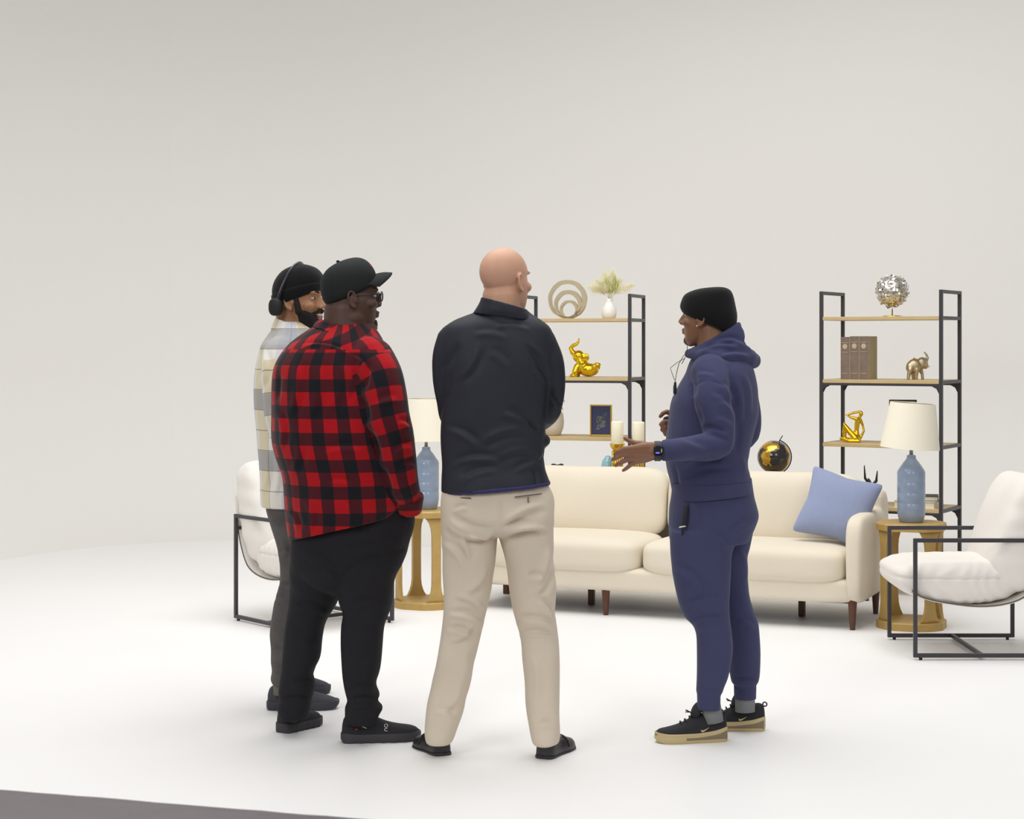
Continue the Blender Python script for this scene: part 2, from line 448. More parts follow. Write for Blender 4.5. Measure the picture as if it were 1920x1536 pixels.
# plan path of the foot line: from front left, round the corner, to far right; outward normal given
path = []
L0 = 16.0
cL = CORN - e2 * RC; cc = cL + e1 * RC
for k in range(8): path.append((cL - e2 * (L0 - L0 * k / 8), -e1))
ncorner = 20
for k in range(ncorner + 1):
    a = k / ncorner * math.pi / 2
    path.append((cc - e1 * RC * math.cos(a) + e2 * RC * math.sin(a), -e1 * math.cos(a) + e2 * math.sin(a)))
sR = cc + e2 * RC
for k in range(1, 11): path.append((sR + e1 * (14.0 * k / 10), e2))
PR = prof()
def wall(name, idx):
    v = []; f = []
    for (p, n) in [path[i] for i in idx]:
        for (o, z) in PR: v.append((p[0] + n[0] * o, p[1] + n[1] * o, z))
    m = len(PR)
    for i in range(len(idx) - 1):
        for j in range(m - 1):
            f.append((i * m + j, (i + 1) * m + j, (i + 1) * m + j + 1, i * m + j + 1))
    me = bpy.data.meshes.new(name); me.from_pydata(v, [], f); me.update()
    return struct(finish(name, me, M['cyc'], None))
half = 8 + ncorner // 2
wall('wall_left', list(range(0, half + 1)))
wall('wall_back', list(range(half, len(path))))
# white floor with its front edge, flush with the foot of the curve
g1 = ground(0, 1480); g2 = ground(690, 1536); dr = (g2 - g1) / np.linalg.norm(g2 - g1)
A = g1 - dr * 9; B = g2 + dr * 9
fl = [(A[0], A[1], 0), (B[0], B[1], 0)]
P_ = [p for p, n in path]
fl += [(p[0], p[1], 0) for p in reversed(P_)]
cen = np.mean(np.array(fl), 0)
me = bpy.data.meshes.new('floor'); n_ = len(fl)
import itertools
rs = random.Random(4)
edge = []
ne = 260
for i in range(ne + 1):
    q = A + (B - A) * i / ne
    j = rs.uniform(-0.004, 0.004) if 0 < i < ne else 0
    edge.append((q[0], q[1] + j, 0))
top = edge + [(p[0], p[1], 0) for p in reversed(P_) if p[1] > A[1] + (p[0] - A[0]) * dr[1] / dr[0] + 0.1]
bot = [(x, y, -0.003) for x, y, z in edge]
vs = top + bot; fs = [tuple(range(len(top)))]
for i in range(ne): fs.append((i, i + 1, len(top) + i + 1, len(top) + i))
me.from_pydata(vs, [], fs); me.update()
fo = struct(finish('floor', me, M['floorw'], None, smooth=False))
me = bpy.data.meshes.new('floor'); me.from_pydata([(-14, -4, -0.003), (14, -4, -0.003), (14, 16, -0.003), (-14, 16, -0.003)], [], [(0, 1, 2, 3)]); me.update()
struct(finish('floor', me, M['floord'], None, smooth=False))
# ------------------------------------------------------------------ the set: furniture
def locpt(root, p):
    a = root.rotation_euler[2]; c, s = math.cos(a), math.sin(a)
    return np.array([root.location[0] + c * p[0] - s * p[1], root.location[1] + s * p[0] + c * p[1], root.location[2] + (p[2] if len(p) > 2 else 0)])
def on_line(root, yl, px):
    """local x on the line y = yl of a rotated thing that is seen at pixel column px"""
    a = root.rotation_euler[2]; c, s = math.cos(a), math.sin(a); k = (px - 960) / F
    # X = x0 + c*x - s*yl ; D = y0 + s*x + c*yl ; X = k D
    x0, y0 = root.location[0], root.location[1]
    return (k * (y0 + c * yl) - (x0 - s * yl)) / (c - k * s)

# ---- sofa
SA = -math.radians(22.5); SL = 2.28; SD = 0.72
s1 = np.array([math.cos(SA), math.sin(SA)]); s2 = np.array([-math.sin(SA), math.cos(SA)])
fr = np.array([1.833, 9.44])          # right front bottom corner of the rail
sc_ = fr - s1 * SL / 2 + s2 * SD / 2
sofa = empty('sofa', 'long cream fabric sofa with two seat cushions and tapered walnut legs', 'sofa', (sc_[0], sc_[1], 0), SA)
mb = MB(); mb.sbox((0, 0, 0.20), (SL / 2 - 0.01, SD / 2, 0.067), n=(14, 10, 7), seg=16); mb.build('rail', M['cream'], sofa)
def arm_fn(v):
    v = v.copy(); z = v[:, 2]; y = v[:, 1]
    v[:, 1] = y * (1 - 0.04 * np.clip(z, 0, 1))
    v[:, 0] = v[:, 0] * (1 + 0.10 * z)
    return v
for sx in (-1, 1):
    mb = MB(); mb.sbox((sx * (SL / 2 - 0.056), -0.01, 0.365), (0.050, SD / 2 + 0.01, 0.232), n=(4.5, 8, 5), seg=18, fn=arm_fn)
    mb.sbox((sx * (SL / 2 - 0.056), SD / 2 - 0.06, 0.50), (0.047, 0.09, 0.19), n=(5, 4, 4), seg=12)
    me = remesh(mb, 0.009, 6); finish('arm', me, M['cream'], sofa)
def back_fn(v):
    v = v.copy(); z = v[:, 2]; v[:, 1] = v[:, 1] + 0.55 * (z + 1) * 0.5; return v
mb = MB(); mb.sbox((0, SD / 2 - 0.02, 0.46), (SL / 2 - 0.12, 0.075, 0.28), n=(12, 4, 6), seg=16, fn=back_fn); mb.build('back_frame', M['cream'], sofa)
def crown(cz, k=0.10):
    def fn(v):
        v = v.copy()
        b = (1 - v[:, 0] ** 2) * (1 - v[:, 1] ** 2)
        v[:, 2] = v[:, 2] + np.sign(v[:, 2]) * k * np.clip(b, 0, 1) * np.abs(v[:, 2]); return v
    return fn
xr = SL / 2 - 0.105; seam = xr - 1.135; xl = -SL / 2 + 0.105
for i, sx in enumerate((-1, 1)):
    cw = (seam - xl) if sx < 0 else (xr - seam); xc = (seam + xl) / 2 if sx < 0 else (xr + seam) / 2
    mb = MB(); mb.sbox((xc, -0.085, 0.325), (cw / 2 - 0.002, 0.30, 0.098), n=(9, 6, 4.2), seg=26, fn=crown(0, 0.16))
    me = mb.mesh('seat_cushion'); folds(me, (sc_[0], sc_[1], 0), noise=[(0.9, -0.0025, (1, 1, 1), 3 + i)])
    o = finish('seat_cushion', me, M['cream'], sofa)
    mb = MB()
    def bfn(v):
        v = v.copy(); z = v[:, 2]
        b = np.clip((1 - v[:, 0] ** 2) * (1 - z ** 2), 0, 1)
        v[:, 1] = v[:, 1] * (1 + 0.15 * b) + 0.85 * (z + 1) * 0.5
        v[:, 2] = z - 0.05 * np.abs(v[:, 0]) ** 6 * 0
        return v
    mb.sbox((xc, 0.155, 0.585), (cw / 2 - 0.003, 0.085, 0.198), n=(7, 3.2, 4.5), seg=26, fn=bfn)
    me = mb.mesh('back_cushion')
    folds(me, (0, 0, 0), noise=[(0.9, -0.004, (1, 1, 2), 13 + i)])
    finish('back_cushion', me, M['cream'], sofa)
def leg_taper(mb, x, y, z1, r0, r1):
    mb.lathe([(r1, 0), (r1, 0.004), (r0, z1), (r0 * .9, z1 + 0.01)], (x, y, 0), 20)
for (x, y) in ((SL / 2 - 0.07, -SD / 2 + 0.045), (SL / 2 - 0.07, SD / 2 - 0.06), (-SL / 2 + 0.07, -SD / 2 + 0.045), (-SL / 2 + 0.07, SD / 2 - 0.06), (on_line(sofa, -SD / 2 + 0.045, 1136), -SD / 2 + 0.045)):
    mb = MB(); leg_taper(mb, x, y, 0.15, 0.024, 0.014); mb.build('leg', M['walnut'], sofa)
for px, yy in ((1103, 0.02), (1497, 0.05), (944, 0.26)):
    x = on_line(sofa, yy, px)
    mb = MB(); mb.box((x, yy, 0.118), (0.13 if px > 1000 else 0.05, 0.05, 0.05), 0.006)
    mb.box((x + 0.02, yy, 0.05), (0.035, 0.035, 0.1), 0.005)
    mb.build('centre_foot', M['walnut'], sofa, smooth=False)

mb = MB(); mb.box((0, 0.0, 0.139), (SL - 0.16, SD - 0.16, 0.016), 0.003); mb.build('added_shade_board', M['black'], sofa, smooth=False)  # added black board, cuts bounce light to deepen the shade under the sofa

# ---- blue cushion on the sofa
pb = locpt(sofa, (on_line(sofa, -0.04, 1571), -0.04, 0.614))
cus = MB()
def pfn(v):
    v = v.copy(); x, z = v[:, 0], v[:, 2]
    e = np.clip((1 - np.abs(x) ** 2.2), 0, 1) * np.clip(1 - np.abs(z) ** 2.2, 0, 1)
    v[:, 1] = v[:, 1] * (0.06 + 0.94 * e ** 0.55)
    k = 1 - 0.10 * (1 - np.abs(z)) * np.abs(x) ** 2; k2 = 1 - 0.10 * (1 - np.abs(x)) * np.abs(z) ** 2
    v[:, 0] = x * k; v[:, 2] = z * k2
    return v
cus.sbox((0, 0, 0), (0.196, 0.085, 0.190), n=(26, 2.2, 26), seg=30, fn=pfn)
v = cus.arr(); a = math.radians(-15); ca, sa = math.cos(a), math.sin(a)
v = np.stack([ca * v[:, 0] - sa * v[:, 2], v[:, 1], sa * v[:, 0] + ca * v[:, 2]], 1)
v[:, 0] += 0.10 * v[:, 2] * 0
t_ = math.radians(-20); v = np.stack([v[:, 0], math.cos(t_) * v[:, 1] - math.sin(t_) * v[:, 2], math.sin(t_) * v[:, 1] + math.cos(t_) * v[:, 2]], 1)
cus.v = [v]
me = cus.mesh('throw_pillow'); folds(me, (0, 0, 0), noise=[(0.28, -0.004, (1, 1, 1), 5)])
pil = finish('throw_pillow', me, M['bluepil'], None)
tag(pil, 'periwinkle blue square throw pillow leaning in the right corner of the sofa', 'pillow')
pil.location = pb; pil.rotation_euler = (0, 0, SA + math.radians(6))

# ---- end tables
def end_table(cx, d, label):
    X = (cx - 960) / F * d
    t = empty('end_table', label, 'side table', (X, d, 0), SA, 'gold end tables beside the sofa')
    R8 = 0.186
    def octo(r, z, k=0.72):
        p = []
        for q in range(4):
            a = math.pi / 4 + q * math.pi / 2
            for da in (-0.44, -0.15, 0.15, 0.44):
                p.append((r * math.cos(a + da), r * math.sin(a + da), z))
        return np.array(p)
    mb = MB(); mb.loft([octo(R8, 0.518), octo(R8, 0.548), octo(R8 - 0.006, 0.556)]); mb.build('table_top', M['goldwood'], t, smooth=False)
    mb = MB(); mb.loft([octo(R8, 0.0), octo(R8, 0.036), octo(R8 - 0.004, 0.042)]); mb.build('base', M['goldwood'], t, smooth=False)
    for q in range(4):
        a = math.pi / 4 + q * math.pi / 2; c, s = math.cos(a), math.sin(a)
        mb = MB(); rings = []
        for z, w in ((0.040, 0.062), (0.055, 0.052), (0.075, 0.041), (0.105, 0.031), (0.14, 0.027), (0.28, 0.026), (0.42, 0.027), (0.455, 0.031), (0.485, 0.042), (0.503, 0.054), (0.520, 0.066)):
            ro = R8 - 0.010 - 0.012 * max(0, (w - .03) / .036); ri = R8 - 0.034
            pts = []
            for (r, y) in ((ro, -w), (ro, w), (ri, w * 0.9), (ri, -w * 0.9)):
                if r == ro and abs(y) > 0.06: r = ro - (abs(y) - 0.06) * 0.4
                pts.append((c * r - s * y, s * r + c * y, z))
            rings.append(np.array(pts))
        mb.loft(rings); mb.build('leg', M['goldwood'], t, smooth=False)
    return t
tabR = end_table(1708.6, 9.61, 'antique gold octagonal end table at the right arm of the cream sofa')
tabL = end_table(799, 10.37, 'antique gold octagonal end table between the red plaid shirt and khaki trousers')

# ---- lamps
def lamp(table, label, tilt, ry):
    l = empty('table_lamp', label, 'lamp', (table.location[0], table.location[1], 0.556), ry, 'blue ceramic table lamps')
    mb = MB(); mb.lathe([(0.058, 0), (0.062, 0.004), (0.070, 0.03), (0.073, 0.06), (0.073, 0.10), (0.0715, 0.103), (0.073, 0.106), (0.0735, 0.155), (0.072, 0.158), (0.0735, 0.161), (0.0735, 0.21), (0.072, 0.213), (0.073, 0.216), (0.0735, 0.262), (0.070, 0.274), (0.058, 0.292), (0.040, 0.318), (0.028, 0.332), (0.024, 0.340), (0.024, 0.352), (0.018, 0.356)], n=40)
    mb.build('lamp_base', M['bluecer'], l)
    mb = MB(); mb.lathe([(0.010, 0.35), (0.010, 0.41), (0.013, 0.412), (0.013, 0.45), (0.004, 0.452), (0.004, 0.60), (0.006, 0.62)], n=20); mb.build('stem', M['nickel'], l)
    mb = MB(); prof_ = []
    th = 0.002
    an = np.linspace(0, 2 * math.pi, 56, endpoint=False)
    def rg(r, z): return np.stack([r * np.cos(an), r * np.sin(an), np.full(56, z)], 1)
    z0, z1 = 0.392, 0.632
    mb.loft([rg(0.156, z0), rg(0.137, (z0 + z1) / 2), rg(0.118, z1), rg(0.118 - th, z1), rg(0.137 - th, (z0 + z1) / 2), rg(0.156 - th, z0)], closed=True)
    v = mb.arr(); c, s = math.cos(tilt), math.sin(tilt); zc = 0.5
    x = v[:, 0].copy(); z = v[:, 2] - zc
    v[:, 0] = c * x + s * z; v[:, 2] = -s * x + c * z + zc; mb.v = [v]
    sh = mb.build('lamp_shade', M['shade'], l, angle=40)
    mb = MB(); mb.torus((0, 0, z1 - 0.004), 0.116, 0.0018, 'z', 40, 8); mb.tube([(-0.116, 0, z1 - 0.01), (0, 0, 0.615), (0.116, 0, z1 - 0.01)], 0.0015, 6); 
    v = mb.arr(); x = v[:, 0].copy(); z = v[:, 2] - zc; v[:, 0] = c * x + s * z; v[:, 2] = -s * x + c * z + zc; mb.v = [v]
    mb.build('shade_ring', M['nickel'], sh)
    return l
lampR = lamp(tabR, 'blue ceramic bottle lamp with tilted cream shade on the right end table', math.radians(4.0), SA)
lampL = lamp(tabL, 'blue ceramic lamp half hidden between the red plaid and navy jacket men', 0.0, SA + 0.6)

# ---- armchairs: metal side frames with slung white cushions; local +x is where the chair faces
CHL, CHW, CHH = 0.643, 0.61, 0.577
def armchair(loc, rz, label):
    t = empty('armchair', label, 'armchair', loc, rz, 'white sling armchairs with black frames')
    b = 0.019
    for sy in (-1, 1):
        y = sy * (CHW / 2 - b / 2); mb = MB()
        z0 = 0.012
        mb.box((0, y, z0 + b / 2), (CHL - 2 * b + .002, b, b), 0.001); mb.box((0, y, CHH - b / 2), (CHL - 2 * b + .002, b, b), 0.001)
        for sx in (-1, 1): mb.box((sx * (CHL / 2 - b / 2), y, (CHH + z0) / 2), (b, b, CHH - z0), 0.003)
        fr_ = mb.build('side_frame', M['frame'], t, smooth=False)
        for sx in (-1, 1):
            mb = MB(); mb.lathe([(0.008, 0), (0.008, 0.012)], (sx * (CHL / 2 - 0.035), y, 0), 12); mb.build('foot', M['black'], fr_)
    mb = MB(); mb.box((-0.005, 0, 0.012 + b / 2), (b, CHW - 2 * b, b), 0.003); mb.build('cross_bar', M['frame'], t, smooth=False)
    w = CHW / 2 - b - 0.006
    for rx, rz_ in ((CHL / 2 - 0.01, 0.318), (-CHL / 2 + 0.01, 0.50)):
        mb = MB(); mb.tube([(rx, -w - 0.004, rz_), (rx, w + 0.004, rz_)], 0.009, 10); mb.build('sling_rod', M['frame'], t)
    # sling sheet
    P = cr([(CHL / 2 + 0.0, 0.320), (CHL / 2 - 0.06, 0.287), (0.14, 0.262), (0.0, 0.248), (-0.13, 0.262), (-0.225, 0.305), (-0.285, 0.40), (-0.318, 0.50), (-0.338, 0.60), (-0.352, 0.68)], 4)
    def sheet(P, w0, w1, th):
        rings = []
        for i in range(len(P)):
            a = P[max(i - 1, 0)]; c = P[min(i + 1, len(P) - 1)]; tt = (c - a) / np.linalg.norm(c - a); nn = np.array([-tt[1], tt[0]])
            p = P[i]; q0 = p - nn * th / 2; q1 = p + nn * th / 2
            rings.append([(q0[0], w0, q0[1]), (q0[0], w1, q0[1]), (q1[0], w1, q1[1]), (q1[0], w0, q1[1])])
        return rings
    mb = MB(); mb.loft(sheet(P, -w, w, 0.006)); sl = mb.build('sling', M['white'], t)
    for sy in (-1, 1):
        mb = MB(); mb.tube([(p[0], sy * w, p[1] + 0.004) for p in P[:30]], 0.0035, 6); mb.build('edge_piping', M['piping'], sl)
    # seat cushion
    def sf(v):
        v = v.copy(); x, y, z = v[:, 0].copy(), v[:, 1].copy(), v[:, 2].copy()
        v[:, 2] = z * (1 - 0.30 * np.clip(x, 0, 1) ** 2.2) - 0.42 * (1 - np.clip(x - .1, -1, 1) ** 2) * (z < 0) * 0.5 + 0.22 * np.clip(x, 0, 1) ** 2
        v[:, 2] += 0.10 * (1 - y ** 2) * (z > 0)
        return v
    mb = MB(); mb.sbox((0.085, 0, 0.362), (0.31, w + 0.012, 0.095), n=(3.2, 5.5, 3.0), seg=34, fn=sf)
    me = mb.mesh('seat_cushion')
    co = get_co(me); no = get_no(me)
    sidef = np.clip(np.abs(no[:, 1]) * 1.6 + 0.15, 0, 1)
    dz = 0.0035 * np.sin(co[:, 0] * 95 + 3 * np.sin(co[:, 2] * 30) + 2 * np.sin(co[:, 0] * 21)) * sidef
    dz += 0.003 * wav(co, 0.3, 8)
    seam = -0.007 * np.exp(-((co[:, 2] - 0.385) / 0.006) ** 2) * sidef
    co += no * (dz + seam)[:, None]; set_co(me, co)
    finish('seat_cushion', me, M['white'], t)
    # back cushion, leaning
    def bf(v):
        v = v.copy(); z = v[:, 2]
        v[:, 0] = v[:, 0] * (1 - 0.18 * np.clip(z, 0, 1) ** 2)
        return v
    mb = MB(); mb.sbox((0, 0, 0), (0.118, w + 0.012, 0.285), n=(2.8, 9.0, 5.0), seg=34, fn=bf)
    v = mb.arr(); a = math.radians(-17); v = np.stack([math.cos(a) * v[:, 0] + math.sin(a) * v[:, 2], v[:, 1], -math.sin(a) * v[:, 0] + math.cos(a) * v[:, 2]], 1) + (-0.225, 0, 0.59)
    mb.v = [v]; me = mb.mesh('back_cushion'); co = get_co(me); no = get_no(me)
    g = 0.004 * wav(co, 0.35, 21) + 0.003 * np.sin(co[:, 2] * 60 + 4 * co[:, 0]) * np.abs(no[:, 1])
    co += no * g[:, None]; set_co(me, co); finish('back_cushion', me, M['white'], t)
    return t
# right chair faces left: local +x -> -X
dm = (8.6 + 9.2) / 2
armchair((1.892 + CHL / 2 + 0.012, dm, 0), math.pi, 'white cushioned armchair on black frame at the right edge, facing left')
# left chair
aa = math.radians(40)
fwd = np.array([math.sin(aa), -math.cos(aa)]); sid = np.array([math.cos(aa), math.sin(aa)])
c0 = np.array([-1.512, 9.846]) + fwd * CHL / 2 + sid * CHW / 2
armchair((c0[0], c0[1], 0), math.atan2(fwd[1], fwd[0]), 'white cushioned armchair on black frame standing behind the plaid shirt men')

# ---- bookshelves
SHW, SHD, SHH = 0.74, 0.38, 1.82
LEV = (1.654, 1.274, 0.888, 0.512, 0.14)
def shelf(frx, fry, phi, label):
    a = -phi; c, s = math.cos(a), math.sin(a)
    # front right post at (frx, fry)
    cx = frx - c * SHW / 2 - s * SHD / 2; cy = fry - s * SHW / 2 + c * SHD / 2
    t = empty('bookshelf', label, 'bookshelf', (cx, cy, 0), a, 'oak and black metal bookshelves')
    b = 0.021
    for sx in (-1, 1):
        mb = MB(); x = sx * SHW / 2
        for sy in (-1, 1): mb.box((x, sy * SHD / 2, SHH / 2), (b, b, SHH), 0.002)
        mb.box((x, 0, SHH - b / 2), (b - .001, SHD, b), 0.002)
        for z in LEV: mb.box((x, 0, z), (b - .001, SHD, b), 0.002)
        mb.build('side_frame', M['frame'], t, smooth=False)
    for i, z in enumerate(LEV):
        mb = MB(); mb.box((0, 0, z), (SHW - b, SHD + b * 0.9, 0.021), 0.002); mb.build('board', M['oak'], t, smooth=False)
        if i in (1, 3):
            mb = MB()
            for sy in (-1, 1):
                y = sy * (SHD / 2)
                mb.box((0, y, z - 0.018), (SHW - b, b * 0.9, 0.014), 0.001)
                for sx in (-1, 1):
                    x0 = sx * (SHW / 2 - b / 2); k = 0.045; prev = []
                    for q in range(9):
                        an_ = q / 8 * math.pi / 2
                        prev.append((x0 - sx * k * (1 - math.sin(an_)), z - 0.024 - k * (1 - math.cos(an_))))
                    ring = lambda yy: np.array([(x0, yy, z - 0.024)] + [(p[0], yy, p[1]) for p in prev])
                    mb.loft([ring(y - b * .4), ring(y + b * .4)])
            mb.build('brace', M['frame'], t, smooth=False)
    return t
shR = shelf(2.525, 10.67, math.radians(30), 'black metal and oak bookshelf behind the right end table')
shL = shelf(0.7517, 11.57, math.radians(17.5), 'black metal and oak bookshelf behind the man in the dark jacket')

# ---- console table behind the sofa
cn = locpt(sofa, (0.0, 0.92))
con = empty('console_table', 'narrow oak console table hidden behind the sofa back, carrying the globe', 'table', (cn[0], cn[1], 0), SA)
CZ = 0.655
xe = on_line(con, 0.0, 1640); xs = -0.95
mb = MB(); mb.box(((xe + xs) / 2, 0, CZ - 0.0125), (xe - xs, 0.30, 0.025), 0.003); mb.build('table_top', M['oak'], con, smooth=False)
for sx in (-1, 1):
    for sy in (-1, 1):
        mb = MB(); mb.box((xe - .02 if sx > 0 else xs + .02, sy * 0.13, (CZ - 0.025) / 2), (0.022, 0.022, CZ - 0.025), 0.002); mb.build('leg', M['frame'], con, smooth=False)

# ------------------------------------------------------------------ the things on the shelves
def place(root, yl, px, z, name=None):
    x = on_line(root, yl, px); p = locpt(root, (x, yl, 0)); p[2] = z; return p
BT = 0.0105
zt = [z + BT for z in LEV]

# three nested rings on the left shelf
p = place(shL, 0.0, 1064.5, zt[0])
rg_ = empty('ring_sculpture', 'sculpture of three nested hammered gold rings on the left top shelf', 'sculpture', p, shL.rotation_euler[2])
s_ = p[1] / F
for R_, w_, dx in ((36.5 * s_, 0.020, 0), (27.0 * s_, 0.021, 0.006), (17.5 * s_, 0.014, 0.012)):
    mb = MB(); n = 60; rings = []
    for i in range(n):
        a = 2 * math.pi * i / n; wob = 1 + 0.008 * math.sin(7 * a) + 0.006 * math.sin(13 * a + 1)
        ww = w_ * (1 + 0.35 * math.sin(a + 0.6))
        rr_ = []
        for (u, v_) in ((-1, -1), (1, -1), (1, 1), (-1, 1)):
            r = (R_ - ww / 2) * wob + u * ww / 2
            rr_.append((dx + r * math.cos(a), v_ * 0.022, R_ + r * math.sin(a)))
        rings.append(np.array(rr_))
    mb.loft(rings, closed=True); mb.build('ring', M['champ'], rg_, smooth=False)

# vase with pampas grass
p = place(shL, 0.02, 1142, zt[0]); s_ = p[1] / F
vs_ = empty('pampas_vase', 'small white vase of cream pampas grass on the left top shelf', 'vase', p)
mb = MB(); mb.lathe([(0.034, 0), (0.046, 0.01), (0.05, 0.04), (0.046, 0.07), (0.030, 0.10), (0.024, 0.115), (0.028, 0.13), (0.024, 0.13), (0.020, 0.115)], n=32); mb.build('vase', M['whitecer'], vs_)
rs = random.Random(11)
for k, (dx, dy, hz_, ln) in enumerate(((-0.14, 0.02, 0.215, 0.17), (-0.09, -0.04, 0.255, 0.17), (-0.03, 0.04, 0.315, 0.19), (0.025, -0.03, 0.325, 0.2), (0.085, 0.03, 0.265, 0.17), (0.17, -0.01, 0.225, 0.18), (0.04, 0.03, 0.24, 0.15), (-0.05, -0.03, 0.24, 0.15), (0.0, 0.0, 0.28, 0.2))):
    b0 = np.array([0, 0, 0.12]); tip = np.array([dx, dy, hz_])
    mb = MB(); mid = (b0 + tip) / 2 + np.array([-dx * 0.15, 0, 0.035])
    curve = [b0 * (1 - q) ** 2 + 2 * mid * q * (1 - q) + tip * q * q for q in np.linspace(0, 1, 14)]
    v = []; f = []
    for i in range(700):
        q = rs.uniform(0.22, 0.99) ; c = b0 * (1 - q) ** 2 + 2 * mid * q * (1 - q) + tip * q * q
        tdir = (tip - mid) if q > 0.5 else (mid - b0); tdir = tdir / np.linalg.norm(tdir)
        a = np.array([rs.gauss(0, 1), rs.gauss(0, 1), rs.gauss(0, 1)]); a -= tdir * a.dot(tdir); a /= np.linalg.norm(a)
        L_ = 0.055 * math.sin(math.pi * min(1, 0.25 + 0.8 * q)) * rs.uniform(0.7, 1.3) + 0.012
        e = c + tdir * L_ * 0.7 + a * L_ * rs.uniform(0.3, 1.0) + np.array([rs.gauss(0, .005), rs.gauss(0, .005), rs.gauss(-.004, .006)])
        sdv = np.cross(tdir, a) * 0.0009; m_ = (c + e) / 2 + a * 0.004
        n0 = len(v); v += [c - sdv * .5, c + sdv * .5, m_ + sdv, e, m_ - sdv]; f += [(n0, n0 + 1, n0 + 2, n0 + 4), (n0 + 4, n0 + 2, n0 + 3)]
    mb.add(np.array(v), f); mb.tube(curve, 0.0012, 6); mb.build('plume', M['plume'], vs_, smooth=False)
for dx, dy, h, l_ in ((0.03, -0.045, 0.29, 0.16), (-0.03, -0.04, 0.27, 0.12), (0.045, -0.04, 0.24, 0.10), (0.0, -0.05, 0.21, 0.1)):
    tip = np.array([dx, dy, h]); b0 = np.array([0, -0.005, 0.11]); mb = MB(); rings = []
    for q in np.linspace(0, 1, 12):
        c = b0 + (tip - b0) * q + np.array([0.015 * math.sin(q * 3), -0.02 * math.sin(q * 3.1), 0]); w_ = 0.0012 + 0.009 * math.exp(-((q - 0.8) / 0.16) ** 2) * (1 if q < .99 else .1)
        rings.append([c + np.array([-w_, 0, 0]), c + np.array([0, -0.0015, 0]), c + np.array([w_, 0, 0]), c + np.array([0, 0.0015, 0])])
    mb.loft(rings); mb.build('leaf_sprig', M['green'], vs_)

# golden reclining elephant (shelf 2)
p = place(shL, -0.03, 1097, zt[1]); s_ = 0.00335
ge = empty('elephant_figurine', 'shiny gold elephant figurine lying back with raised trunk', 'figurine', p, shL.rotation_euler[2])
def E(x, y): return np.array([(x - 1097) * s_, 0, (709 - y) * s_])
mb = MB()
mb.ell(E(1104, 695) , (0.068, 0.050, 0.044)); mb.ell(E(1091, 683), (0.040, 0.040, 0.052)); mb.ell(E(1084, 669), (0.040, 0.036, 0.040))
mb.tube([E(1083, 690) + (0, -.02, 0), E(1080, 700) + (0, -.035, 0), E(1079, 706) + (0, -.035, 0)], [0.025, 0.023, 0.020], 12)
mb.ell(E(1077, 706) + (0, -.035, 0), (0.028, 0.022, 0.014)); mb.ell(E(1077, 707) + (0, .03, 0), (0.024, 0.018, 0.012))
mb.tube([E(1083, 690) + (0, .02, 0), E(1080, 704) + (0, .03, 0)], [0.020, 0.017], 12)
mb.tube([E(1110, 700) + (0, -.02, 0), E(1117, 694) + (0, -.03, 0), E(1119, 688) + (0, -.03, 0)], [0.026, 0.021, 0.019], 12)
mb.ell(E(1124, 685) + (0, -.03, 0), (0.024, 0.019, 0.015)); mb.ell(E(1121, 690) + (0, .025, 0), (0.016, 0.016, 0.018))
mb.tube([E(1079, 666), E(1071, 660), E(1068, 653), E(1073, 648), E(1080, 645), E(1084, 640), E(1084.5, 635)], [0.024, 0.018, 0.015, 0.013, 0.011, 0.008, 0.005], 12)
gb = finish('body', remesh(mb, 0.0028, 6), M['gold'], ge)
for sy in (-1, 1):
    mb = MB(); mb.ell(E(1096, 671) + (0, sy * 0.035, 0), (0.022, 0.007, 0.026)); mb.build('ear', M['gold'], ge)

# lower shelf of the left unit: stoneware vase with peach leaves, framed print
p = place(shL, 0.02, 1036, zt[2]); 
pv = empty('stoneware_vase', 'pale round stoneware vase with peach leaves beside the jacket elbow', 'vase', p)
mb = MB(); mb.lathe([(0.045, 0), (0.055, 0.006), (0.072, 0.05), (0.076, 0.09), (0.070, 0.14), (0.050, 0.175), (0.036, 0.185), (0.040, 0.20), (0.034, 0.20), (0.03, 0.185)], n=36); mb.build('vase', M['stone'], pv)
rs = random.Random(5)
for k in range(7):
    a = rs.uniform(-0.9, 0.9) if k < 4 else rs.uniform(0, 6.28); tipx = 0.085 * math.cos(a); tipy = 0.06 * math.sin(a); hz_ = rs.uniform(0.15, 0.25)
    b0 = np.array([0, 0, 0.19]); tip = np.array([tipx, tipy, hz_]); mb = MB(); rings = []
    side = np.cross(tip - b0, (0, 0, 1)); side /= np.linalg.norm(side) + 1e-9
    for q in np.linspace(0, 1, 9):
        c = b0 + (tip - b0) * q + np.array([0, 0, 0.03 * math.sin(q * 3.1)]); w_ = 0.002 + 0.022 * math.sin(math.pi * max(0, q - 0.2) / 0.8) ** 0.8 * (0.7 + 0.3 * math.sin(q * 22))
        up = np.array([0, 0.3, 1.0]) * 0.001
        rings.append([c - side * w_ + np.array([0, 0, w_ * .4]), c - up, c + side * w_ + np.array([0, 0, w_ * .4]), c + up])
    mb.loft(rings); mb.build('leaf', M['peach'], pv)
p = place(shL, 0.0, 1127, zt[2])
pf = empty('picture_frame', 'gold framed navy print with grey sketch on the left shelf', 'picture frame', p, shL.rotation_euler[2] + 0.05)
w_, h_ = 0.145, 0.205
def frame_bars(mb, w, h, t, dep):
    mb.box((-w / 2 + t / 2, 0, h / 2), (t, dep, h), 0.001); mb.box((w / 2 - t / 2, 0, h / 2), (t, dep, h), 0.001)
    mb.box((0, 0, t / 2), (w - 2 * t, dep, t), 0.001); mb.box((0, 0, h - t / 2), (w - 2 * t, dep, t), 0.001)
mb = MB(); frame_bars(mb, w_, h_, 0.009, 0.018); mb.build('frame', M['brass'], pf, smooth=False)
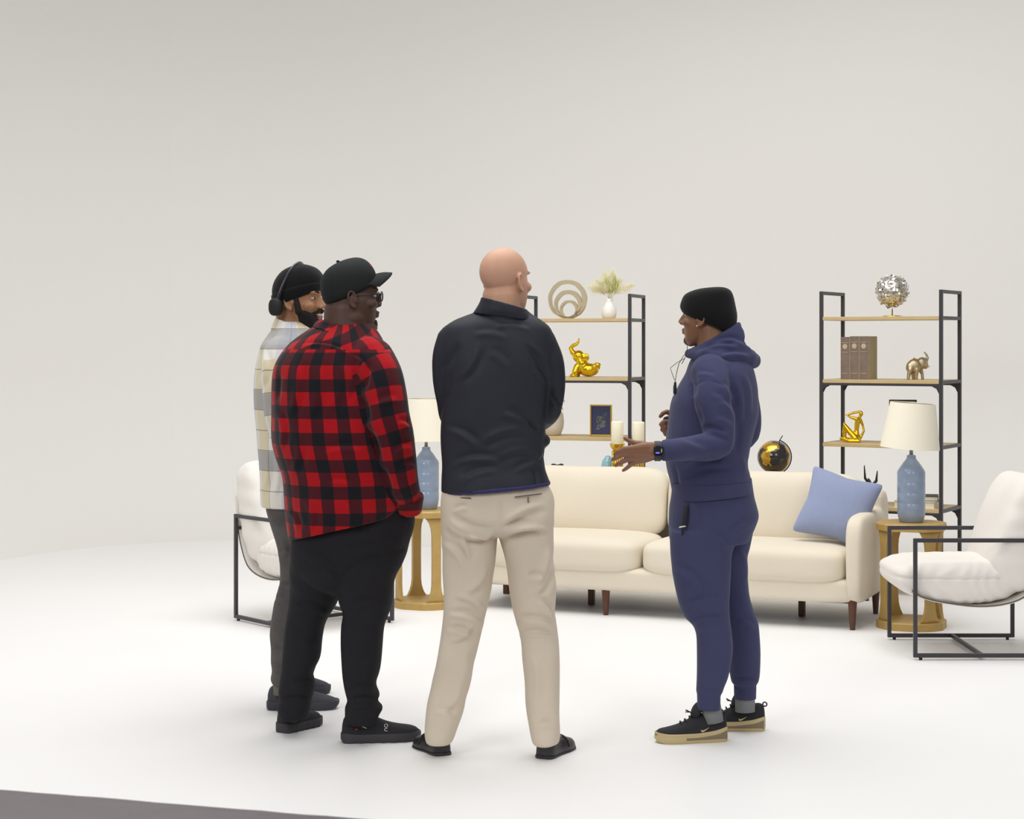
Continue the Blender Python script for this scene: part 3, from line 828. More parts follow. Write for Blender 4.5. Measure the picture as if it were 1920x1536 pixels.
mb = MB(); mb.box((0, 0.002, h_ / 2), (w_ - 0.016, 0.006, h_ - 0.016)); pr = mb.build('print', M['navy'], pf, smooth=False)
mb = MB()
# loose grey botanical sketch: crossing leaf-like strokes
for (x0, z0, x1, z1, bw) in ((-0.03, 0.045, 0.03, 0.15, 0.007), (-0.028, 0.10, 0.012, 0.128, 0.012), (-0.02, 0.075, 0.032, 0.098, 0.013), (-0.01, 0.06, 0.03, 0.072, 0.010), (-0.025, 0.085, -0.015, 0.135, 0.008), (0.0, 0.10, 0.036, 0.155, 0.006), (-0.036, 0.045, -0.004, 0.05, 0.005)):
    n = 10; L_ = []; R_ = []
    dx, dz = x1 - x0, z1 - z0; ll = math.hypot(dx, dz); nx, nz = -dz / ll, dx / ll
    pts = []
    for i in range(n + 1):
        q = i / n; w2 = bw * math.sin(math.pi * q) ** 0.7 + 0.0006; pts.append((x0 + dx * q + nx * w2, -0.0015, z0 + dz * q + nz * w2))
    for i in range(n, -1, -1):
        q = i / n; w2 = bw * math.sin(math.pi * q) ** 0.7 + 0.0006; pts.append((x0 + dx * q - nx * w2, -0.0015, z0 + dz * q - nz * w2))
    pts = np.array(pts); mb.loft([pts, pts + (0, 0.001, 0)])
mb.build('sketch', M['sage'], pr, smooth=False)

# candles and holders on the console side, teal and indigo glass
def candle(px, label, ytop):
    p = place(con, -0.02, px, CZ); s_ = p[1] / F
    h = (CAMZ - (832 - HZ) * s_) - CZ
    t = empty('candle_holder', label, 'candle holder', p, 0, 'gold candle holders with pillar candles')
    mb = MB(); mb.lathe([(0.040, 0), (0.042, 0.006), (0.036, 0.012)], n=32)
    for k in range(6):
        a = k * math.pi / 3; mb.tube([(0.028 * math.cos(a), 0.028 * math.sin(a), 0.01), (0.024 * math.cos(a), 0.024 * math.sin(a), h - 0.045)], 0.010, 10, dome=False)
    mb.build('stem', M['brass'], t)
    mb = MB(); mb.lathe([(0.012, h - 0.05), (0.026, h - 0.042), (0.042, h - 0.022), (0.048, h - 0.002), (0.049, h), (0.045, h), (0.038, h - 0.016), (0.02, h - 0.022)], n=36); mb.build('cup', M['brass'], t)
    zt_ = CAMZ - (ytop - HZ) * s_ - CZ
    c = empty('pillar_candle', label.replace('gold candle holder', 'ivory pillar candle'), 'candle', (p[0], p[1], CZ + h - 0.021), 0, 'ivory pillar candles')
    H = zt_ - h + 0.021
    mb = MB(); mb.lathe([(0.036, 0), (0.038, 0.003), (0.038, H - 0.008), (0.036, H - 0.002), (0.032, H), (0.028, H - 0.004), (0.004, H - 0.006)], n=36); mb.build('wax', M['wax'], c)
    mb = MB(); mb.tube([(0, 0, H - 0.007), (0.001, 0, H + 0.001)], 0.0012, 6); mb.build('wick', M['black'], c)
candle(1157.5, 'gold candle holder, the left one of two above the sofa back', 790)
candle(1197, 'gold candle holder, the right one of two above the sofa back', 791)
p = place(con, 0.07, 1140, CZ)
mb = MB(); mb.lathe([(0.02, 0), (0.026, 0.005), (0.040, 0.04), (0.044, 0.075), (0.036, 0.11), (0.016, 0.137), (0.010, 0.142), (0.006, 0.143)], n=32)
o = mb.build('glass_ornament', M['teal'], None); o.location = p; tag(o, 'pale teal rounded glass ornament beside the left candle holder', 'ornament')
p = place(con, 0.06, 1181, CZ)
mb = MB(); mb.lathe([(0.016, 0), (0.018, 0.004), (0.012, 0.03), (0.010, 0.085), (0.013, 0.118), (0.009, 0.12)], n=24)
o = mb.build('bud_vase', M['purple'], None); o.location = p; tag(o, 'slim indigo bud vase between the two candle holders', 'vase')
# black bow shaped knot ornament peeking over the sofa back
p = place(con, -0.05, 1045, CZ)
kn = MB()
for sx in (-1, 1): kn.ell((sx * 0.024, 0, 0.083), (0.016, 0.018, 0.009)); kn.tube([(sx * 0.02, 0, 0.08), (sx * 0.03, 0, 0.04), (sx * 0.022, 0, 0.008)], 0.008, 10)
kn.tube([(-0.02, 0, 0.082), (0.02, 0, 0.082)], 0.005, 10); kn.ell((0, 0, 0.006), (0.04, 0.03, 0.006))
o = finish('knot_ornament', remesh(kn, 0.003, 4), M['black'], None); o.location = p; tag(o, 'small black bow shaped ornament showing above the sofa next to the jacket', 'ornament')
# globe
p = place(con, 0.0, 1451, CZ); s_ = p[1] / F; R_ = 31 * s_
gl = empty('desk_globe', 'black and gold desk globe on the console behind the sofa', 'globe', p, 0)
gz = CAMZ - (857 - HZ) * s_ - CZ
mb = MB(); mb.sbox((0, 0, gz), (R_, R_, R_), n=2, seg=22); mb.build('sphere', M['globe'], gl)
mb = MB(); arc = []
for k in range(25):
    a = math.radians(70 - k * 6.6); arc.append((math.cos(a) * (R_ + 0.006), 0.0, gz + math.sin(a) * (R_ + 0.006)))
mb.tube(arc, 0.0036, 8); mb.tube([(0.030, 0, gz + R_ * 0.92), (0.052, 0, gz + R_ + 0.028)], 0.0028, 8)
mb.build('meridian', M['black'], gl)
mb = MB(); mb.lathe([(0.05, 0), (0.052, 0.006), (0.02, 0.012), (0.008, 0.02), (0.008, gz - R_ - 0.0)], n=28); mb.tube([(0, 0, gz - R_ - 0.006), arc[-1]], 0.004, 8); mb.build('stand', M['black'], gl)

# black forked coral ornament right of the globe
p = place(con, 0.02, 1634, CZ); s_ = p[1] / F
def Q(x, y, dy=0): return np.array([(x - 1634) * s_, dy, CAMZ - (y - HZ) * s_ - CZ])
mb = MB()
mb.tube([(0, 0, 0.006), Q(1634, 912), Q(1622, 897), Q(1620.5, 873)], [0.012, 0.012, 0.008, 0.0035], 10)
mb.tube([Q(1634, 912), Q(1643, 902), Q(1645, 883)], [0.012, 0.009, 0.0035], 10)
mb.tube([Q(1634, 912), Q(1632, 902, .03), Q(1630, 898, .035)], [0.011, 0.008, 0.004], 10)
mb.ell((0, 0, 0.006), (0.04, 0.03, 0.006))
o = finish('coral_ornament', remesh(mb, 0.0028, 4), M['black'], None); o.location = p; tag(o, 'black forked coral ornament poking up behind the sofa corner', 'ornament')

# ---- right shelf
p = place(shR, 0.0, 1673, zt[0])
fb = empty('silver_flower_ball', 'round ball of silver leaf petals on a thin stem, right top shelf', 'ornament', p)
mb = MB(); mb.lathe([(0.062, 0), (0.064, 0.004), (0.05, 0.008), (0.004, 0.010), (0.003, 0.05)], n=32); mb.build('stand', M['brass'], fb)
mb = MB(); rs = random.Random(8); R_ = 0.098; cz = 0.155
mb.sbox((0, 0, cz), (R_ * .9,) * 3, n=2, seg=8)
v = []; f = []
for i in range(620):
    d = np.array([rs.gauss(0, 1) for _ in range(3)]); d /= np.linalg.norm(d)
    t1 = np.cross(d, (rs.gauss(0, 1), rs.gauss(0, 1), rs.gauss(0, 1))); t1 /= np.linalg.norm(t1); t2 = np.cross(d, t1)
    c = d * R_ * rs.uniform(0.93, 1.02) + (0, 0, cz); w_ = rs.uniform(0.006, 0.012); n0 = len(v)
    tl = d * rs.uniform(-0.008, 0.010)
    v += [c - t1 * w_, c + t2 * w_ * .7 + tl, c + t1 * w_ + tl, c - t2 * w_ * .7]; f.append((n0, n0 + 1, n0 + 2, n0 + 3))
mb.add(np.array(v), f); mb.build('petals', M['silver'], fb, smooth=False)
# three old volumes
bw_ = 0.058; bh = 0.262; bd = 0.16
x0 = on_line(shR, -SHD / 2 + 0.03, 1576)
for k in range(3):
    q = locpt(shR, (x0 + bw_ * (k + 0.5) + 0.001 * k, -SHD / 2 + 0.03 + bd / 2, 0)); q[2] = zt[1]
    t = empty('book', ('dark brown leather book, leftmost of the three on the right shelf', 'dark brown leather book in the middle of the three on the right shelf', 'brown book with tan side cover, rightmost of the three volumes')[k], 'book', q, shR.rotation_euler[2], 'old leather books on the right shelf')
    hh = bh - 0.004 * (k == 0)
    mb = MB(); mb.box((-bw_ / 2 + 0.002, 0, hh / 2), (0.004, bd, hh), 0.0008); mb.box((bw_ / 2 - 0.002, 0, hh / 2), (0.004, bd, hh), 0.0008)
    mb.build('cover', M['cover'], t, smooth=False)
    mb = MB(); mb.box((0, 0.004, hh / 2), (bw_ - 0.008, bd - 0.012, hh - 0.01)); mb.build('pages', M['paper'], t, smooth=False)
    mb = MB(); rings = []
    for z in (0, hh):
        rings.append(np.array([(bw_ / 2 * math.sin(a), -bd / 2 - 0.006 * math.cos(a) + 0.002, z) for a in np.linspace(-math.pi / 2, math.pi / 2, 9)] + [(bw_ / 2, -bd / 2 + 0.006, z), (-bw_ / 2, -bd / 2 + 0.006, z)]))
    mb.loft(rings); sp = mb.build('spine', M['spine'], t, angle=40)
    mb = MB(); mb.sbox((0, -bd / 2 - 0.0045, hh * 0.77), (0.015, 0.0015, 0.016), n=(2, 4, 2), seg=8)
    mb.build('spine_medallion', M['spinemark'], sp)
    for z in (0.14, 0.64, 0.86): mb = MB(); mb.box((0, -bd / 2 - 0.0035, hh * z), (bw_ * 0.80, 0.0022, 0.003)); mb.build('spine_band', M['spinemark'], sp)
# champagne elephant facing right
p = place(shR, 0.0, 1720, zt[1]); s_ = 0.00325
ce = empty('elephant_figurine', 'small champagne metal elephant striding right on the right shelf', 'figurine', p, 0)
def E2(x, y, dy=0): return np.array([(x - 1720) * s_, dy, (713 - y) * s_])
mb = MB(); mb.ell(E2(1716, 686), (0.045, 0.032, 0.040)); mb.ell(E2(1708, 690), (0.030, 0.030, 0.038)); mb.ell(E2(1729, 682), (0.032, 0.030, 0.036)); mb.ell(E2(1735, 686), (0.018, 0.02, 0.024))
mb.tube([E2(1706, 694, -.018), E2(1703, 703, -.018), E2(1702, 711, -.018)], [0.018, 0.012, 0.010], 10)
mb.tube([E2(1712, 694, .018), E2(1714, 711, .018)], [0.016, 0.010], 10)
mb.tube([E2(1718, 694, -.018), E2(1717, 704, -.018), E2(1717, 711, -.018)], [0.016, 0.011, 0.010], 10)
mb.tube([E2(1726, 692, .016), E2(1730, 702, .016), E2(1731, 711, .016)], [0.018, 0.010, 0.009], 10)
mb.tube([E2(1735, 682), E2(1739, 672), E2(1737, 667), E2(1733, 662)], [0.014, 0.009, 0.007, 0.005], 10)
mb.ell(E2(1714, 673), (0.004, 0.01, 0.006))
finish('body', remesh(mb, 0.0028, 5), M['champ'], ce)
for sy in (-1, 1): mb = MB(); mb.ell(E2(1728, 682, sy * 0.032), (0.016, 0.006, 0.022)); mb.build('ear', M['champ'], ce)
mb = MB()
for sy in (-1, 1): mb.tube([E2(1735, 688, sy * .012), E2(1740, 690, sy * .014), E2(1743, 687, sy * .014)], [0.003, 0.0025, 0.001], 8)
mb.build('tusk', M['silver'], ce)
# gold seated figurine
p = place(shR, -0.05, 1601, zt[2]); s_ = 0.00315
gf = empty('seated_figurine', 'slender gold abstract figurine sitting with one arm over its head', 'figurine', p, shR.rotation_euler[2])
def E3(x, y, dy=0): return np.array([((x / 15.36 + 1560) - 1601) * s_ * 1.1, dy, (829.5 - (y / 15.36 + 760)) * s_])
mb = MB()
mb.tube([E3(720, 1000), E3(710, 860), E3(705, 700), E3(720, 520), E3(745, 380), E3(790, 330)], [0.0218, 0.0192, 0.0141, 0.0166, 0.0179, 0.0090], 12)
mb.ell(E3(835, 210), (0.013, 0.011, 0.017))
mb.tube([E3(790, 330), E3(820, 260)], [0.0090, 0.0090], 8)
mb.tube([E3(740, 370, -.012), E3(600, 330, -.02), E3(450, 265, -.022), E3(640, 185, -.01), E3(800, 150)], [0.0115, 0.0096, 0.0096, 0.0077, 0.0077], 10)
mb.tube([E3(790, 380, .014), E3(850, 560, .02), E3(885, 720, .018), E3(800, 940, .01)], [0.0102, 0.0077, 0.0077, 0.0077], 10)
mb.tube([E3(700, 950, -.012), E3(540, 760, -.014), E3(370, 520, -.014), E3(385, 760, -.014), E3(400, 960, -.014)], [0.0218, 0.0179, 0.0141, 0.0141, 0.0102], 12)
mb.tube([E3(720, 990, .012), E3(540, 1010, 0), E3(300, 955, -.02)], [0.0205, 0.0166, 0.0102], 12)
mb.tube([E3(300, 960, -.02), E3(540, 1020, -.03), E3(800, 1020, -.02)], [0.0102, 0.0115, 0.0102], 12)
finish('body', remesh(mb, 0.0026, 4), M['gold'], gf)
# black frame behind the lamp shade
p = place(shR, 0.05, 1693, zt[2])
bf_ = empty('picture_frame', 'black picture frame with pale mount behind the right lamp shade', 'picture frame', p, shR.rotation_euler[2] + 0.30)
mb = MB(); frame_bars(mb, 0.165, 0.262, 0.010, 0.018); mb.build('frame', M['black'], bf_, smooth=False)
mb = MB(); mb.box((0, 0.002, 0.131), (0.147, 0.006, 0.244)); mb.build('mount', M['paper'], bf_, smooth=False)
# stacked books on the low shelf
zz = zt[3]
for k, (w_, d_, h_, an_, cm) in enumerate(((0.25, 0.19, 0.042, 0.02, 'paper'), (0.235, 0.17, 0.030, 0.30, 'paper'))):
    q = place(shR, -0.06, 1722, zz)
    t = empty('book', ('cream book lying flat at the bottom behind the blue lamp', 'black covered book lying on top of the cream one behind the lamp')[k], 'book', q, shR.rotation_euler[2] + an_, 'books lying on the low right shelf')
    mb = MB(); mb.box((0, 0, 0.0015), (w_, d_, 0.003)); mb.box((0, 0, h_ - 0.0015), (w_, d_, 0.003)); mb.box((0, d_ / 2 - 0.0015, h_ / 2), (w_, 0.003, h_))
    mb.build('cover', M['paper'] if k == 0 else M['black'], t, smooth=False)
    mb = MB(); mb.box((0, 0, h_ / 2), (w_ - 0.012, d_ - 0.012, h_ - 0.006)); mb.build('pages', M['paper'], t, smooth=False)
    zz += h_
# ------------------------------------------------------------------ people
class Head:
    """head frame: x forward, y left, z up, origin between the ears"""
    def __init__(s, px, py, d, yaw, pitch=0.0, k=1.0, fx=0.0):
        s.fx = fx
        s.o = W(px, py, d); s.yaw = math.radians(yaw); s.p = math.radians(pitch); s.k = k
        cy, sy = math.cos(s.yaw), math.sin(s.yaw); cp, sp = math.cos(s.p), math.sin(s.p)
        f = np.array([cy * cp, sy * cp, sp]); l = np.array([-sy, cy, 0]); u = np.cross(f, l)
        s.R = np.stack([f, l, u], 1)
    def __call__(s, p):
        p = np.atleast_2d(np.asarray(p, float)).copy(); p[:, 0] += s.fx * np.clip((p[:, 0] - 0.02) / 0.06, 0, 1); p = p * s.k
        return p @ s.R.T + s.o
def head_rings(rows, n=28, pw=2.3):
    """rows: z, x_back, x_front, half width"""
    out = []
    a = np.linspace(0, 2 * math.pi, n, endpoint=False)
    for (z, xb, xf, w) in rows:
        c = np.cos(a); sn = np.sin(a)
        c = np.sign(c) * np.abs(c) ** (2 / pw); sn = np.sign(sn) * np.abs(sn) ** (2 / pw)
        out.append(np.stack([(xf + xb) / 2 + (xf - xb) / 2 * c, w * sn, np.full(n, z)], 1))
    return out
def head_shapes(mb, H, fat=1.0, neck=(0.062, 0.062), necklen=0.16, neckx=(-0.022, -0.04), brow=1.0, ears=True, nose=1.0, chin=1.0, nlen=0.0):
    t = MB()
    t.ell((-0.012, 0, 0.040), (0.099, 0.076, 0.086), seg=14)
    f = fat
    rows = cr([(0.085, -0.075, 0.072, 0.060), (0.060, -0.085, 0.086, 0.068), (0.040, -0.085, 0.0885, 0.0705), (0.022, -0.075, 0.083, 0.070), (0.0, -0.062, 0.082, 0.069 * f), (-0.025, -0.05, 0.083, 0.067 * f), (-0.05, -0.035, 0.081, 0.062 * f), (-0.078, -0.015, 0.078, 0.053 * f), (-0.100, 0.005, 0.074, 0.040 * f), (-0.114, 0.024, 0.062, 0.024 * f)], 3)
    t.loft(head_rings(rows, pw=2.15))
    for sy in (-1, 1):
        t.ell((0.074, sy * 0.028, 0.034), (0.015, 0.026, 0.009 * brow), seg=6)
        t.ell((0.056, sy * 0.040 * f, -0.018), (0.026, 0.026 * f, 0.022), seg=6)
        t.ell((0.094 + nlen * .7, sy * 0.011, -0.022), (0.012 * nose, 0.009 * nose, 0.008), seg=6)
        if ears:
            c = []
            for q in np.linspace(-0.35, 4.6, 14):
                c.append((-0.008 + 0.016 * math.cos(q) - 0.004 * math.sin(q), sy * (0.076 * (f * .5 + .5) + 0.006 * (1 - math.cos(q)) * .5), 0.000 + 0.029 * math.sin(q)))
            t.tube(c, 0.0048, 8)
            t.ell((-0.004, sy * 0.074 * (f * .5 + .5), -0.004), (0.014, 0.006, 0.026), seg=6)
            t.ell((0.0, sy * 0.076 * (f * .5 + .5), -0.030), (0.008, 0.0055, 0.009), seg=6)
            t.ell((0.008, sy * 0.076 * (f * .5 + .5), -0.006), (0.005, 0.006, 0.008), seg=6)
    # nose wedge
    rows = []
    for z, x, w in ((0.034, 0.086, 0.006), (0.020, 0.092, 0.0065), (0.004, 0.102, 0.008), (-0.010, 0.111 + nlen, 0.010 * nose), (-0.019, 0.113 + nlen, 0.012 * nose), (-0.027, 0.104 + nlen, 0.011 * nose), (-0.034, 0.084, 0.008)):
        rows.append([(0.060, -w * 1.9, z), (x - 0.009, -w, z), (x, -w * .4, z), (x, w * .4, z), (x - 0.009, w, z), (0.060, w * 1.9, z)])
    t.loft(rows)
    t.ell((0.083, 0, -0.0495), (0.013, 0.024, 0.0068), seg=6); t.ell((0.081, 0, -0.0625), (0.013, 0.020, 0.0075), seg=6)
    t.ell((0.064, 0, -0.095), (0.022 * chin, 0.026, 0.020), seg=6)
    a = np.linspace(0, 2 * math.pi, 24, endpoint=False)
    rows = []
    for q in np.linspace(0, 1, 9):
        z = 0.02 - (necklen + .04) * q; x = neckx[0] + (neckx[1] - neckx[0]) * q; r = neck[0] + (neck[1] - neck[0]) * q
        r *= min(1.0, 0.70 + q * 1.2)
        rows.append(np.stack([x + r * np.cos(a), r * 1.0 * np.sin(a), np.full(24, z)], 1))
    t.loft(rows)
    mb.add(H(t.arr()), t.f)
def H_obj(H, t, name, mt, parent, vox=None, smooth=3, angle=None):
    t.v = [H(t.arr())]
    if vox:
        me = remesh(t, vox, smooth, np.array(root_of(parent).location)); return finish(name, me, mt, parent)
    return t.build(name, mt, parent, world=True, angle=angle)
def hat_rings(rows, n=36, pw=2.2):
    """rows: x_back, z_back, x_front, z_front, half width; every ring tilted from back to front"""
    out = []; a = np.linspace(0, 2 * math.pi, n, endpoint=False)
    for (xb, zb, xf, zf, w) in rows:
        c = np.cos(a); sn = np.sin(a)
        c2 = np.sign(c) * np.abs(c) ** (2 / pw); s2_ = np.sign(sn) * np.abs(sn) ** (2 / pw)
        out.append(np.stack([(xf + xb) / 2 + (xf - xb) / 2 * c2, w * s2_, (zf + zb) / 2 + (zf - zb) / 2 * c2], 1))
    return out
def eyes(H, root, lid=1.0, which=(-1, 1)):
    for sy in which:
        t = MB(); t.ell((0.0692, sy * 0.031, 0.012), (0.0112, 0.0120, 0.0058), seg=8); e = H_obj(H, t, 'eye', M['eyew'], root)
        t = MB(); t.ell((0.0790, sy * 0.031, 0.012), (0.0022, 0.0052, 0.0048), seg=6); H_obj(H, t, 'iris', M['iris'], e)

def R4(D, r, n=36, pw=2.2):
    """one cloth ring from its two edges in the picture and its depth: xL,yL,xR,yR,dy,rd"""
    xL, yL, xR, yR, dy, rd = r; L_ = W(xL, yL, D + dy); R_ = W(xR, yR, D + dy); c = (L_ + R_) / 2; u = (R_ - L_) / 2
    a = np.linspace(0, 2 * math.pi, n, endpoint=False); co = np.cos(a); sn = np.sin(a)
    co = np.sign(co) * np.abs(co) ** (2 / pw); sn = np.sign(sn) * np.abs(sn) ** (2 / pw)
    return c + co[:, None] * u + sn[:, None] * np.array([0, rd, 0])
def hz(rows):  # (y,xL,xR,dy,rd) -> full
    return [(xL, y, xR, y, dy, rd) if len(r) == 5 else r for r in rows for (y, xL, xR, dy, rd) in [r if len(r) == 5 else (0, 0, 0, 0, 0)]]
def ringloft(mb, D, rows, sub=3, shrink=None, pw=2.2, dome=(0, 0)):
    P = cr([r if len(r) == 6 else (r[1], r[0], r[2], r[0], r[3], r[4]) for r in rows], sub)
    rings = []
    for r in P:
        g = R4(D, r, pw=pw)
        if shrink: c = g.mean(0); g = c + (g - c) * shrink
        rings.append(g)
    for (end, k) in ((0, dome[0]), (-1, dome[1])):
        if k:
            g = rings[end]; c = g.mean(0); nb = rings[1] if end == 0 else rings[-2]
            d = c - nb.mean(0); d /= np.linalg.norm(d); ex = []
            for a in (30, 58, 80):
                a = math.radians(a); ex.append(c + (g - c) * math.cos(a) + d * k * math.sin(a))
            rings = (ex[::-1] + rings) if end == 0 else (rings + ex)
    mb.loft(rings); return P
def armtube(mb, D, pts, sub=4, shrink=1.0, n=20):
    P = cr(pts, sub)
    mb.tube([W(p[0], p[1], D + p[2]) for p in P], [p[3] * shrink for p in P], n)
    return [W(p[0], p[1], D + p[2]) for p in P], [p[3] for p in P]
def collar(mb, D, rows, th=0.010, sub=2):
    P = cr(rows, sub); outer = [R4(D, r) for r in P]; inner = []
    for g in outer:
        c = g.mean(0); r = np.linalg.norm(g - c, axis=1)[:, None]; inner.append(c + (g - c) * (1 - th / r))
    mb.loft(outer + inner[::-1], closed=True)
def cloth_attr(me, org, D, rows, arms, R=None, yoke=None):
    """flat coordinates of the woven pattern: around the trunk / up, or around / along a sleeve"""
    co = get_co(me) + np.asarray(org); n = len(co)
    rr = np.array([r if len(r) == 6 else (r[1], r[0], r[2], r[0], r[3], r[4]) for r in rows], float)
    cz = []; cx = []; cyy = []; rw = []
    for r in rr:
        a = W(r[0], r[1], D + r[4]); b = W(r[2], r[3], D + r[4]); m = (a + b) / 2; cz.append(m[2]); cx.append(m[0]); cyy.append(m[1]); rw.append(abs(b[0] - a[0]) / 2)
    o_ = np.argsort(cz); cz = np.array(cz)[o_]; cx = np.array(cx)[o_]; cyy = np.array(cyy)[o_]
    X = co[:, 0] - np.interp(co[:, 2], cz, cx); Y = co[:, 1] - np.interp(co[:, 2], cz, cyy)
    R = R or float(np.median(rw))
    ang = np.arctan2(X, -Y); uv = np.zeros((n, 3)); uv[:, 0] = ang * R + 5.0; uv[:, 1] = co[:, 2]
    uv[:, 2] = -1.0
    if yoke is not None: uv[:, 2] = co[:, 2] - yoke[0]
    sl = np.zeros((n, 3)); sl[:, 2] = -1.0; kb = np.full(n, 1e9)
    for pts, rad in arms:
        P = np.array(pts); rad = np.array(rad); seg = np.linalg.norm(np.diff(P, axis=0), axis=1); cum = np.concatenate([[0], np.cumsum(seg)])
        K = np.zeros((n, len(seg))); S = np.zeros((n, len(seg)))
        for i in range(len(P) - 1):
            d = P[i + 1] - P[i]; t = ((co - P[i]) @ d / (d @ d)); tc = np.clip(t, 0, 1); q = P[i] + tc[:, None] * d
            K[:, i] = np.linalg.norm(co - q, axis=1) / (rad[i] + (rad[i + 1] - rad[i]) * tc); S[:, i] = cum[i] + np.clip(t, -1.5, 2.5) * seg[i]
        best = K.min(1); w = np.exp(-(K - best[:, None]) * 9.0); w /= w.sum(1)[:, None]
        s_m = (w * S).sum(1)
        mid = (P[:-1] + P[1:]) / 2; tg = np.diff(P, axis=0) / seg[:, None]
        C = w @ mid; T_ = w @ tg; T_ /= np.linalg.norm(T_, axis=1)[:, None]
        r_ = co - C; r_ -= T_ * (r_ * T_).sum(1)[:, None]
        a = np.arctan2((r_ * np.cross(T_, (0, 1, 0))).sum(1), -r_[:, 1])
        mask = np.minimum((1.18 - best) * float(np.mean(rad)), s_m - 0.055)
        m = best < kb; kb[m] = best[m]
        sl[m, 0] = (a * float(np.mean(rad)) + 7.02)[m]; sl[m, 1] = (P[0][2] - s_m + 0.03)[m]; sl[m, 2] = mask[m]
    at = me.attributes.new('cloth', 'FLOAT_VECTOR', 'POINT'); at.data.foreach_set('vector', uv.ravel())
    at = me.attributes.new('sleeve', 'FLOAT_VECTOR', 'POINT'); at.data.foreach_set('vector', sl.ravel())

def hand_generic(mb, wrist, d, up, side, k=1.0):
    d = np.asarray(d, float); d /= np.linalg.norm(d); up = np.asarray(up, float); up -= d * (up @ d); up /= np.linalg.norm(up); r = np.cross(d, up) * side
    P = lambda a, b, c: np.asarray(wrist) + (d * a + r * b + up * c) * k
    for b in (-0.028, -0.010, 0.010, 0.027): mb.tube([P(0.0, b * .6, 0), P(0.05, b, 0.003), P(0.088, b, 0)], [0.016 * k, 0.015 * k, 0.011 * k], 10)
    for b, l in ((-0.030, 0.055), (-0.011, 0.072), (0.009, 0.078), (0.028, 0.068)):
        mb.tube([P(0.085, b, 0), P(0.085 + l * .45, b * 1.05, -0.010), P(0.085 + l * .8, b * 1.05, -0.026), P(0.085 + l * .9, b * 1.05, -0.042)], [0.0095 * k, 0.009 * k, 0.008 * k, 0.007 * k], 10)
    mb.tube([P(0.012, 0.022, 0), P(0.045, 0.048, -0.010), P(0.072, 0.058, -0.016), P(0.095, 0.056, -0.022)], [0.014 * k, 0.011 * k, 0.010 * k, 0.008 * k], 10)

def foot(mb, h, t, zz=0.046, r=0.026, top=None, rt=0.034):
    h = np.array([h[0], h[1], 0.0]); t = np.array([t[0], t[1], 0.0]); d = t - h
    mb.tube([h + d * .17 + (0, 0, zz), h + d * .45 + (0, 0, zz), h + d * .66 + (0, 0, zz - .012)], [r, r * .9, r * .62], 12)
    if top is not None: mb.tube([top, h + d * .22 + (0, 0, zz)], [rt, r], 12)

